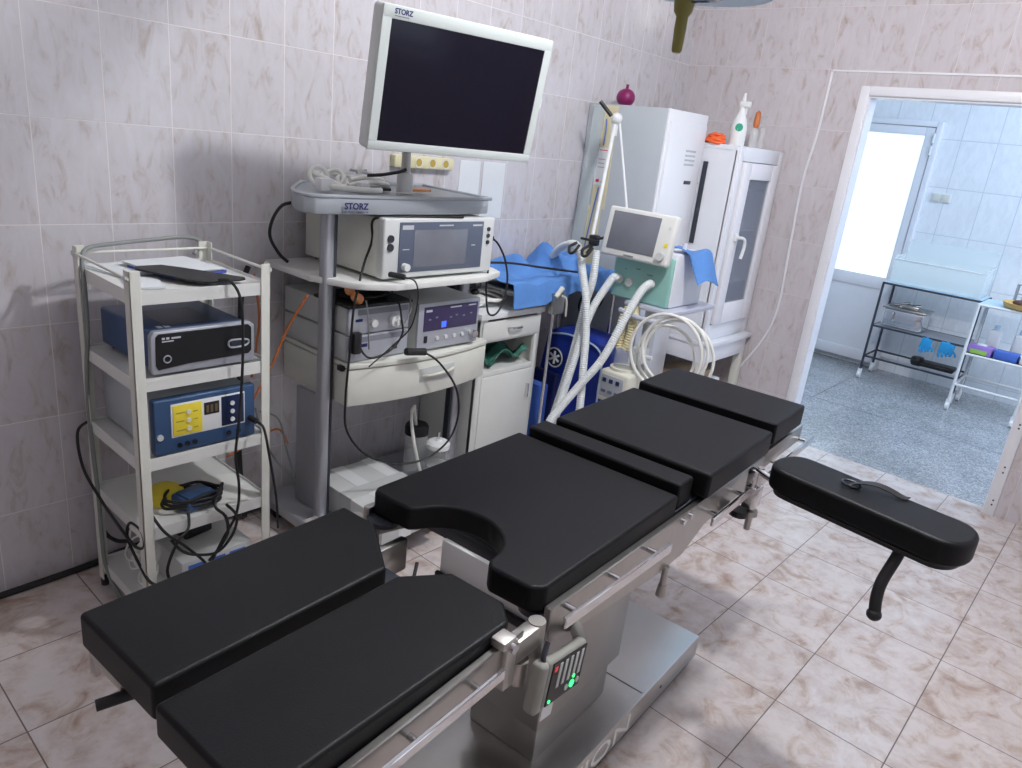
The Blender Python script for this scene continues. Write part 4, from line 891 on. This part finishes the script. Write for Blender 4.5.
CB = thing('syringe_tube', 'clear upright tube with grey tip on the right of the cabinet top', 'tube', (.60, 4.12, gz1))
MB().lathe([(.018, 0), (.018, .11), (.010, .12)], (.60, 4.12, gz1), 14).build('barrel', 'clear_jar', CB)
MB().lathe([(.006, .12), (.006, .165), (.010, .17), (.010, .178)], (.60, 4.12, gz1), 12).build('tip', 'case_grey', CB)
rc = MB()
for k in range(5): rc.tube([(.53+.055*math.cos(a+k)*(1-.1*k), 3.72+.02*k*.3+.030*math.sin(a+k), gz1+.012+.008*k+.006*math.sin(2*a)) for a in [2*PI*j/10 for j in range(10)]], .009, 8, 3, True)
tag(rc.build('orange_tourniquet', 'red_orange'), 'bright orange rubber tubing heaped on the left of the cabinet top', 'tubing')
# under the table
tag(MB().box(.40, .62, 3.80, 4.05, 0, .36, .004).build('carton_box', 'carton'), 'brown cardboard carton under the corner table', 'box')
FA = thing('first_aid_pouch', 'white first aid pouch with a red cross under the corner table', 'pouch', (.72, 3.96, 0))
MB().box(.64, .70, 3.86, 4.02, .0, .34, .012, 3).build('pouch', 'label_white', FA)
MB().box(.700, .7015, 3.925, 3.955, .235, .325).box(.700, .7015, 3.895, 3.985, .265, .295).build('red_cross', 'print_red', FA)
tag(MB().tube([(.864, 4.243, 2.07), (.860, 4.243, 1.775), (.838, 4.243, 1.50), (.850, 4.243, 1.13), (.861, 4.243, .77), (.80, 4.243, .54), (.66, 4.243, .29)], .007).build('wall_cable', 'plastic_frame'), 'white cable hanging in a curve on the wall left of the doorway', 'cable')

# ------------------------------------------------------------------ ventilator
V = thing('ventilator', 'mint and white lung ventilator with tilted grey screen on a pole stand', 'ventilator', (.68, 3.1, 0))
vy0, vy1, vx0, vx1, vz0, vz1 = 2.92, 3.22, .56, .868, .905, 1.15
MB().box(vx0, vx1, vy0+.02, vy1, vz0, vz1, .008, 3).build('housing', 'cab_white', V)
MB().box(vx0-.004, vx1-.004, vy0, vy0+.024, vz0, vz1-.02, .008, 3).build('front_cover', 'mint', V)
# tilted screen head
rs = Matrix.Rotation(R_(-10), 3, 'X') @ Matrix.Rotation(R_(2), 3, 'Z')
sc_ = Vector((.690, 2.885, 1.205))
def vp(a, b_, c_): return tuple(sc_+rs @ Vector((a, b_, c_)))
MB().obox(vp(0, 0, 0), (.350, .045, .222), rs, .012, 4).build('screen_housing', 'white_paint', V)
MB().obox(vp(-.022, -.0235, .006), (.245, .004, .170), rs, .003, 2).build('screen', 'screen_grey', V)
MB().cyl(vp(.140, -.022, -.072), vp(.140, -.040, -.072), .018, 20).build('control_knob', 'case_grey', V)
MB().cyl(vp(.150, -.022, -.020), vp(.150, -.026, -.020), .009, 14).build('yellow_key', 'yellow', V)
MB().cyl(vp(.150, -.022, .055), vp(.150, -.025, .055), .008, 14).build('key', 'pale_plastic', V)
MB().obox(vp(-.02, -.0235, -.097), (.05, .002, .006), rs).build('lettering', 'print_grey', V)
for x, z in ((.60, .99), (.655, .985), (.77, 1.0)): MB().cyl((x, vy0-.012, z), (x, vy0+.002, z), .020, 18).build('port', 'case_grey', V)
MB().box(.62, .63, vy0-.002, vy0, 1.04, 1.045).box(.68, .70, vy0-.002, vy0, 1.05, 1.055).box(.74, .77, vy0-.002, vy0, 1.035, 1.04).build('legend', 'print_grey', V)
MB().box(vx0+.10, vx1+.05, vy0-.03, vy1+.08, vz0-.024, vz0-.002, .006).build('stand_tray', 'pale_lilac', V)
MB().tube([(vx0+.10, vy0-.05, .86), (vx0+.18, vy0-.085, .855), (vx1-.02, vy0-.085, .855), (vx1+.06, vy0-.04, .86)], .013, 10).build('push_bar', 'pale_lilac', V)
MB().box(.69, .74, 3.04, 3.09, .08, vz0-.02, .006).build('stand_pole', 'pale_plastic', V)
MB().box(.63, .93, 3.04, 3.09, .05, .085, .008).box(.69, .74, 2.85, 3.28, .05, .085, .008).build('stand_foot', 'pale_plastic', V)
for x, y in ((.645, 3.065), (.92, 3.065), (.715, 2.86), (.715, 3.27)): MB().cyl((x-.01, y, .026), (x+.01, y, .026), .026, 16).build('castor', 'black_rubber', V)
MB().cyl((vx1-.02, vy0+.10, vz1), (vx1-.02, vy0+.10, vz1+.045), .010, 12).build('stopper', 'cab_white', V)
tag(MB().box(.70, .76, 2.96, 3.03, .60, .68, .008).cyl((.76, 2.995, .64), (.80, 2.995, .64), .010).build('pole_clamp', 'label_white'), 'white clamp on the ventilator pole', 'clamp')
def gl(u, v):
    return (.80+.17*u, 2.98+.20*v, 1.165+.012*math.sin(6*u+5*v)-(.9*max(0, u-.62))*.38-.05*max(0, v-.8))
tag(MB().grid(gl, 14, 10, .004).build('blue_cloth', 'drape'), 'blue cloth hanging over the top of the ventilator body', 'cloth')
# breathing circuit
def hose(pts, r, lab, m='hose', ridge=.06, grp=None):
    return tag(MB().tube(pts, r, 10, ridge=ridge, rstep=.010).build('breathing_hose', m), lab, 'hose', grp)
hose([(.781, 2.905, 1.000), (.778, 2.885, 1.005), (.766, 2.84, .965), (.76, 2.76, .856), (.742, 2.66, .678), (.695, 2.58, .551), (.662, 2.5, .445), (.653, 2.44, .373), (.66, 2.40, .20), (.70, 2.36, .025), (.80, 2.36, .022)], .0185, 'white corrugated hose sweeping down from the right ventilator port')
hose([(.60, 2.905, .99), (.583, 2.89, .996), (.573, 2.84, .936), (.567, 2.78, .855), (.584, 2.70, .739), (.603, 2.62, .578), (.616, 2.54, .387), (.62, 2.50, .20), (.66, 2.46, .025), (.80, 2.44, .022)], .0185, 'white corrugated hose from the left ventilator port crossing the blue bag')
hose([(.196, 2.90, 1.012), (.269, 2.86, 1.077), (.382, 2.80, 1.120), (.455, 2.755, 1.120)], .0175, 'short white corrugated hose arching over the blue drape', ridge=.06)
hose([(.48, 2.74, 1.10), (.528, 2.72, 1.005), (.578, 2.70, .902), (.619, 2.68, .75), (.659, 2.64, .601), (.698, 2.60, .451), (.72, 2.57, .25), (.76, 2.55, .025), (.86, 2.53, .022)], .0175, 'white corrugated hose hanging from the left hook of the support arm')
hose([(.555, 2.76, 1.12), (.572, 2.74, .99), (.545, 2.745, .870), (.550, 2.70, .665), (.562, 2.64, .505), (.570, 2.58, .350), (.56, 2.56, .18), (.58, 2.54, .025), (.70, 2.52, .022)], .0175, 'white corrugated hose hanging from the right hook of the support arm')
tag(MB().tube([(.70, 2.88, .875), (.69, 2.86, .83), (.69, 2.855, .76), (.70, 2.85, .69)], .022, 12, ridge=.08, rstep=.012).build('yellow_hose', 'yellow_hose'), 'yellowed corrugated hose, left of the pair above the small compressor', 'hose')
tag(MB().tube([(.72, 2.88, .885), (.745, 2.86, .84), (.745, 2.855, .76), (.73, 2.85, .69)], .022, 12, ridge=.08, rstep=.012).build('yellow_hose', 'yellow_hose'), 'yellowed corrugated hose, right of the pair above the small compressor', 'hose')
# hose support arm
HA = thing('hose_support_arm', 'thin white jointed support arm rising above the ventilator screen', 'arm', (.40, 3.2, 1.1))
MB().cyl((.285, 3.15, 1.685), (.42, 2.90, 1.13), .009, 12).build('lower_rod', 'label_white', HA)
MB().cyl((.305, 3.16, 1.68), (.54, 3.00, 1.25), .0055, 10).build('upper_rod', 'label_white', HA)
MB().sph((.29, 3.15, 1.70), .028, (1, 1, 1)).cyl((.285, 3.15, 1.62), (.285, 3.15, 1.70), .016, 12).build('joint', 'label_white', HA)
MB().cyl((.27, 3.13, 1.71), (.215, 3.10, 1.77), .010, 10).build('joint_lever', 'black_plastic', HA)
MB().box(.43, .47, 2.86, 2.90, 1.12, 1.17, .006).cyl((.45, 2.88, 1.15), (.56, 2.86, 1.18), .007, 10).cyl((.45, 2.88, 1.13), (.43, 2.86, 1.08), .006, 10).build('clamp', 'black_plastic', HA)
HK = MB()
for x in (.455, .530): HK.tube([(x, 2.74, 1.14), (x-.015, 2.71, 1.12), (x-.005, 2.70, 1.095), (x+.018, 2.70, 1.10), (x+.03, 2.72, 1.135)], .007, 8)
HK.cyl((.46, 2.76, 1.16), (.56, 2.76, 1.16), .006, 8)
HK.build('hose_hook', 'black_rubber', HA)
# compressor / humidifier
HU = thing('humidifier', 'small cream box unit with grey control panel and clear chamber below yellow hoses', 'humidifier', (.80, 2.78, .42))
MB().box(.700, .855, 2.72, 2.86, .46, .610, .012, 3).build('body', 'ivory_plastic', HU)
MB().box(.712, .832, 2.715, 2.722, .485, .590, .003).build('control_panel', 'silver_face', HU)
for k in range(3):
    MB().box(.722+.036*k, .742+.036*k, 2.711, 2.716, .555, .575, .002).build('display', 'navy', HU)
    MB().box(.722+.036*k, .745+.036*k, 2.711, 2.716, .505, .52, .002).build('switch', 'panel_slate', HU)
MB().cyl((.77, 2.80, .608), (.77, 2.80, .622), .062, 24).build('collar', 'ivory_plastic', HU)
MB().cyl((.77, 2.81, .622), (.77, 2.81, .700), .055, 24).build('chamber', 'clear_jar', HU)
MB().box(.74, .80, 2.86, 3.0, .50, .54, .004).build('bracket', 'dark_metal', HU)
# loops of white tubing hung on push bar
for k, (r, dx, dz, rr) in enumerate(((.17, 0, 0, .0075), (.155, .035, .01, .0075), (.165, .05, -.015, .007), (.140, -.02, -.03, .0075))):
    pts = []
    for j in range(18):
        a = 2*PI*j/18
        pts.append((.965+dx+r*.95*math.cos(a), 2.80+.03*k*.5+r*.15*math.cos(a), .745+dz+r*math.sin(a)))
    tag(MB().tube(pts, rr, 8, 3, True).build('tubing_loop', 'white_cable'), 'loops of cream tubing hung on the ventilator push bar', 'tubing', 'tubing loops on the ventilator stand')
# blue bag on the floor
BG = thing('blue_bag', 'royal blue nylon emergency bag leaning against the locker', 'bag', (.32, 3.0, 0))
bgm = MB().prism([(.14, 0), (.60, 0), (.62, .30), (.575, .62), (.50, .655), (.24, .66), (.17, .62), (.13, .30)], 2.96, 3.16, 'y', .03, 4)
bgm.build('bag_body', 'bag_blue', BG, wn=True)
MB().tube([(.21, 2.955, .62), (.36, 2.945, .645), (.53, 2.955, .60), (.55, 2.955, .40), (.56, 2.955, .1)], .005).build('piping', 'sky_pale', BG)
MB().box(.14, .30, 2.925, 2.962, .05, .42, .012, 3).build('side_pocket', 'bag_dark', BG)
MB().cyl((.255, 2.952, .50), (.255, 2.958, .50), .055, 28).build('emblem_disc', 'navy', BG)
em = MB(); em.tube([(.255+.05*math.cos(a), 2.950, .50+.05*math.sin(a)) for a in [2*PI*k/20 for k in range(20)]], .004, 6, 2, True)
for a in range(3):
    v = Vector((math.cos(R_(30+60*a)), 0, math.sin(R_(30+60*a))))*.034; em.cyl(Vector((.255, 2.950, .50))-v, Vector((.255, 2.950, .50))+v, .006, 8)
em.build('emblem', 'label_white', BG)
tag(MB().box(.02, .10, 2.74, 2.94, 0, .42, .006).box(.10, .34, 2.76, 2.82, 0, .40, .006).build('blue_crate', 'carton_blue'), 'light blue plastic panel between bedside cabinet and blue bag', 'panel')
tag(MB().tube([(.22, 3.20, .86), (.20, 3.18, .74), (.26, 3.17, .70), (.34, 3.17, .78), (.36, 3.17, .86)], .005).build('looped_lead', 'black_rubber'), 'black lead looped on the locker side above the blue bag', 'cable')

# ------------------------------------------------------------------ room 2 furniture
def cart_frame(name, lab, x0, x1, y0, y1, levels, m, r, top):
    o = thing(name, lab, 'trolley', ((x0+x1)/2, (y0+y1)/2, 0))
    for (x, y) in ((x0, y0), (x1, y0), (x0, y1), (x1, y1)):
        MB().cyl((x, y, .07), (x, y, top), r, 12).build('post', m, o)
        MB().cyl((x-.012, y, .028), (x+.012, y, .028), .028, 16).box(x-.016, x+.016, y-.010, y+.010, .03, .08, .003).build('castor', 'label_white', o)
    for z in levels:
        MB().cyl((x0, y0, z), (x1, y0, z), r*.85, 10).cyl((x0, y1, z), (x1, y1, z), r*.85, 10).cyl((x0, y0, z), (x0, y1, z), r*.85, 10).cyl((x1, y0, z), (x1, y1, z), r*.85, 10).build('frame_ring', m, o)
    return o
tA = cart_frame('steel_trolley', 'dark steel instrument trolley against the far wall of the next room', .872, 1.555, 6.27, 6.60, (.79, .445, .19), 'dark_metal', .0095, .79)
MB().box(.872, 1.555, 6.27, 6.60, .795, .800).build('top_shelf', 'sky_pale', tA)
MB().box(.872, 1.555, 6.27, 6.60, .445, .450).build('middle_shelf', 'alu', tA)
tB = cart_frame('white_trolley', 'white tubular trolley standing in front of the dark trolley', 1.575, 1.99, 6.06, 6.42, (.795, .435, .20), 'label_white', .011, .80)
MB().box(1.575, 1.99, 6.06, 6.42, .800, .805).build('top_shelf', 'sky_pale', tB)
MB().box(1.575, 1.99, 6.06, 6.42, .436, .442).build('middle_shelf', 'brown', tB)
CR = thing('clear_cot', 'large clear plastic cot tub on the dark trolley', 'cot', (1.2, 6.44, .8))
k = MB(); cx0, cx1, cy0_, cy1_, cz0, cz1 = .90, 1.53, 6.29, 6.59, .803, .985
k.box(cx0, cx1, cy0_, cy0_+.006, cz0, cz1); k.box(cx0, cx1, cy1_-.006, cy1_, cz0, cz1+.14); k.box(cx0, cx0+.006, cy0_, cy1_, cz0, cz1+.03); k.box(cx1-.006, cx1, cy0_, cy1_, cz0, cz1+.03); k.box(cx0, cx1, cy0_, cy1_, cz0, cz0+.006)
k.build('tub', 'clear', CR)
MB().tube([(cx0, cy0_, cz1), (cx1, cy0_, cz1), (cx1, cy1_, cz1+.03), (cx0, cy1_, cz1+.03)], .005, 8, 1, True).build('rim', 'label_white', CR)
SBX = thing('steriliser_box', 'shiny steel box with handle on the middle shelf of the dark trolley', 'box', (1.03, 6.44, .45))
MB().box(.91, 1.21, 6.32, 6.56, .452, .60, .02, 4).build('box_body', 'chrome', SBX)
MB().box(.90, 1.22, 6.31, 6.57, .598, .612, .004).build('rim', 'steel', SBX)
MB().tube([(.99, 6.318, .50), (.99, 6.30, .52), (.99, 6.30, .56), (.99, 6.318, .58)], .006).build('handle', 'steel', SBX)
tag(MB().cyl((1.0, 6.42, .614), (1.14, 6.45, .640), .014, 10).box(1.02, 1.15, 6.36, 6.42, .613, .64, .008).cyl((.96, 6.40, .62), (1.06, 6.44, .65), .010, 10).build('instruments', 'steel'), 'steel instruments lying on the shiny steel box', 'instruments', kind='stuff')
def glove(x, lab, w):
    b = MB(); b.obox((x, 6.255, .402), (w, .016, .085), Matrix.Rotation(R_(6), 3, 'Y'), .007, 3)
    for q in range(4): b.tube([(x-w/2+.012+q*w/4, 6.252, .37), (x-w/2+.008+q*w/4, 6.250, .345+.004*q), (x-w/2+.014+q*w/4, 6.252, .325+.008*q)], .008, 8)
    b.tube([(x+w/2-.004, 6.254, .39), (x+w/2+.015, 6.252, .37), (x+w/2+.018, 6.252, .35)], .008, 8)
    b.box(x-.01, x+.01, 6.255, 6.275, .43, .455, .004)
    tag(b.build('rubber_glove', 'glove'), lab, 'glove')
glove(1.285, 'blue rubber glove hung on the dark trolley, the left one', .075); glove(1.43, 'blue rubber glove hung on the dark trolley, the right one', .10)
tag(MB().lathe([(.04, .17), (.05, .19), (.05, .22), (.04, .235)], (1.23, 6.42, .02), 16).box(1.26, 1.50, 6.36, 6.50, .198, .235, .012, 3).build('foot_pump', 'black_plastic'), 'black foot pump on the lowest rails of the dark trolley', 'pump')
BK = thing('straw_basket', 'shallow straw basket on top of the white trolley', 'basket', (1.82, 6.2, .8))
MB().lathe([(.10, .806), (.135, .812), (.15, .846), (.140, .846), (.125, .818), (.095, .814)], (1.84, 6.17, 0), 24).build('basket_bowl', 'basket', BK)
tag(MB().sph((1.80, 6.17, .845), .035, (1.5, 1, .6)).cyl((1.77, 6.16, .85), (1.90, 6.20, .87), .010).build('dark_tool', 'brown'), 'dark brown tool lying in the straw basket', 'tool')
MR2 = thing('wire_rack', 'blue grey wire rack behind the straw basket', 'rack', (1.85, 6.37, .8))
w = MB()
for q in range(7): w.cyl((1.74+.038*q, 6.36, .806), (1.74+.038*q, 6.36, .95), .004, 8)
for z in (.82, .885, .95): w.cyl((1.73, 6.36, z), (1.98, 6.36, z), .005, 8)
for x in (1.73, 1.98): w.cyl((x, 6.36, .806), (x, 6.36, .955), .007, 8); w.cyl((x, 6.36, .81), (x, 6.40, .81), .005, 8)
w.build('wire_frame', 'alu', MR2)
MB().box(1.77, 1.97, 6.375, 6.40, .808, .945, .004).build('tin', 'case_grey', MR2)
for x, lab in ((1.70, 'white plastic bottle on the shelf of the white trolley, the left one'), (1.86, 'white plastic bottle on the shelf of the white trolley, the right one')):
    o = thing('plastic_bottle', lab, 'bottle', (x, 6.27, .443))
    MB().box(x-.042, x+.042, 6.235, 6.305, .443, .615, .018, 4).build('bottle_body', 'label_white', o)
    MB().cyl((x, 6.27, .612), (x, 6.27, .65), .018, 14).build('cap', 'sky_pale', o)
GB = thing('glove_carton', 'purple and green glove carton on the white trolley shelf', 'box', (1.66, 6.13, .443))
MB().obox((1.665, 6.14, .475), (.15, .10, .062), Matrix.Rotation(R_(-8), 3, 'Z'), .002).build('carton', 'purple', GB)
MB().obox((1.655, 6.088, .462), (.11, .004, .030), Matrix.Rotation(R_(-8), 3, 'Z')).build('green_print', 'lime', GB)
MB().sph((1.66, 6.14, .508), .022, (1.6, 1, .5)).build('tissue', 'label_white', GB)
GB = thing('blue_carton', 'blue and white carton at the right of the white trolley shelf', 'box', (1.83, 6.13, .443))
MB().obox((1.825, 6.13, .473), (.145, .09, .058), Matrix.Rotation(R_(-4), 3, 'Z'), .002).build('carton', 'carton_blue', GB)
MB().obox((1.93, 6.13, .470), (.055, .09, .050), Matrix.Rotation(R_(14), 3, 'Z'), .002).build('flap', 'label_white', GB)

# ------------------------------------------------------------------ surgical lamp
SL = thing('surgical_lamp', 'ceiling surgical lamp of which the olive grip and lower rim are seen', 'lamp', (1.52, 1.62, 1.9))
lc = Vector((1.513, 1.60))
MB().lathe([(.024, 1.917), (.024, 1.897), (.021, 1.875), (.0135, 1.865), (.014, 1.84), (.012, 1.795), (.009, 1.79)][::-1], (lc.x-.012, lc.y, 0), 16, None).build('grip', 'olive', SL)
MB().lathe([(.001, 1.915), (.150, 1.917), (.170, 1.93), (.165, 1.965), (.10, 2.0), (.001, 2.005)], (lc.x+.02, lc.y+.03, 0), 40).build('lamp_head', 'sky_pale', SL)
MB().tube([(lc.x+.17, lc.y-.08, 1.9), (lc.x+.10, lc.y-.06, 1.885), (lc.x+.02, lc.y-.02, 1.892)], .004).build('wire_guard', 'chrome', SL)
MB().cyl((lc.x+.03, lc.y, 1.99), (lc.x+.03, lc.y, 2.4), .02, 14).cyl((lc.x+.03, lc.y, 2.4), (lc.x-.45, lc.y+.1, 2.50), .022, 14).cyl((lc.x-.45, lc.y+.1, 2.45), (lc.x-.45, lc.y+.1, 3.0), .03, 16).build('suspension_arm', 'label_white', SL)

# ------------------------------------------------------------------ lights
def area(name, loc, target, sx, sy, power, col):
    l = bpy.data.lights.new(name, 'AREA'); l.shape = 'RECTANGLE'; l.size = sx; l.size_y = sy; l.energy = power; l.color = col
    o = bpy.data.objects.new(name, l); COL.objects.link(o); o.location = loc
    o.rotation_euler = (Vector(target)-Vector(loc)).to_track_quat('-Z', 'Y').to_euler(); return o
def fixture(x, y, lab, power, col):
    f = thing('ceiling_light', lab, 'ceiling light', (x, y, ZC-.16))
    MB().cyl((x, y, ZC-.03), (x, y, ZC), .09, 24).build('fitting', 'cab_white', f)
    MB().lathe([(.02, ZC-.105), (.09, ZC-.095), (.115, ZC-.07), (.10, ZC-.04), (.08, ZC-.028)], (x, y, 0), 28).build('diffuser', 'lamp_glow', f)
    l = bpy.data.lights.new('lamp_bulb', 'POINT'); l.energy = power; l.color = col; l.shadow_soft_size = .07
    o = bpy.data.objects.new('lamp_bulb', l); COL.objects.link(o); o.location = (x, y, ZC-.20)
fixture(2.12, .80, 'round ceiling light over the foot end of the table', 9, (1, .96, .94))
fixture(1.82, 2.02, 'round ceiling light over the head end of the table', 122, (.97, .97, 1))
area('window_daylight', (XR+.25, 2.6, 1.6), (0, 2.3, .6), 1.7, 1.1, 6, (.80, .88, 1))
area('far_room_daylight', (3.7, 5.6, 1.8), (.8, 5.9, .8), 1.4, 1.5, 64, (.64, .78, 1))
area('far_room_lamp', (1.9, 5.5, ZC-.07), (1.9, 5.5, 0), 1.2, .8, 26, (.58, .78, 1))
W = bpy.data.worlds.new('World'); S.world = W; W.use_nodes = True
bg = W.node_tree.nodes['Background']; bg.inputs[0].default_value = (.70, .82, 1, 1); bg.inputs[1].default_value = .8

# ------------------------------------------------------------------ camera
cam = bpy.data.cameras.new('camera'); co = bpy.data.objects.new('camera', cam); COL.objects.link(co)
RR = ((0.735602, 0.66883237, 0.1074847), (0.29227722, -0.17022187, -0.94106245), (-0.61111678, 0.72366275, -0.32070002))
r0, r1, r2 = [Vector(r) for r in RR]
m4 = Matrix(((r0.x, -r1.x, -r2.x, 2.47204625), (r0.y, -r1.y, -r2.y, 0), (r0.z, -r1.z, -r2.z, 1.57374897), (0, 0, 0, 1)))
co.matrix_world = m4
cam.sensor_width = 36; cam.sensor_fit = 'HORIZONTAL'; cam.lens = 733.161/1022*36; cam.clip_start = .02
S.camera = co
S.view_settings.view_transform = 'Standard'; S.view_settings.look = 'None'; S.view_settings.gamma = 1; S.view_settings.exposure = -0.1
S.view_settings.use_curve_mapping = False
S.cycles.max_bounces = 8; S.cycles.sample_clamp_indirect = 6; S.cycles.transparent_max_bounces = 12
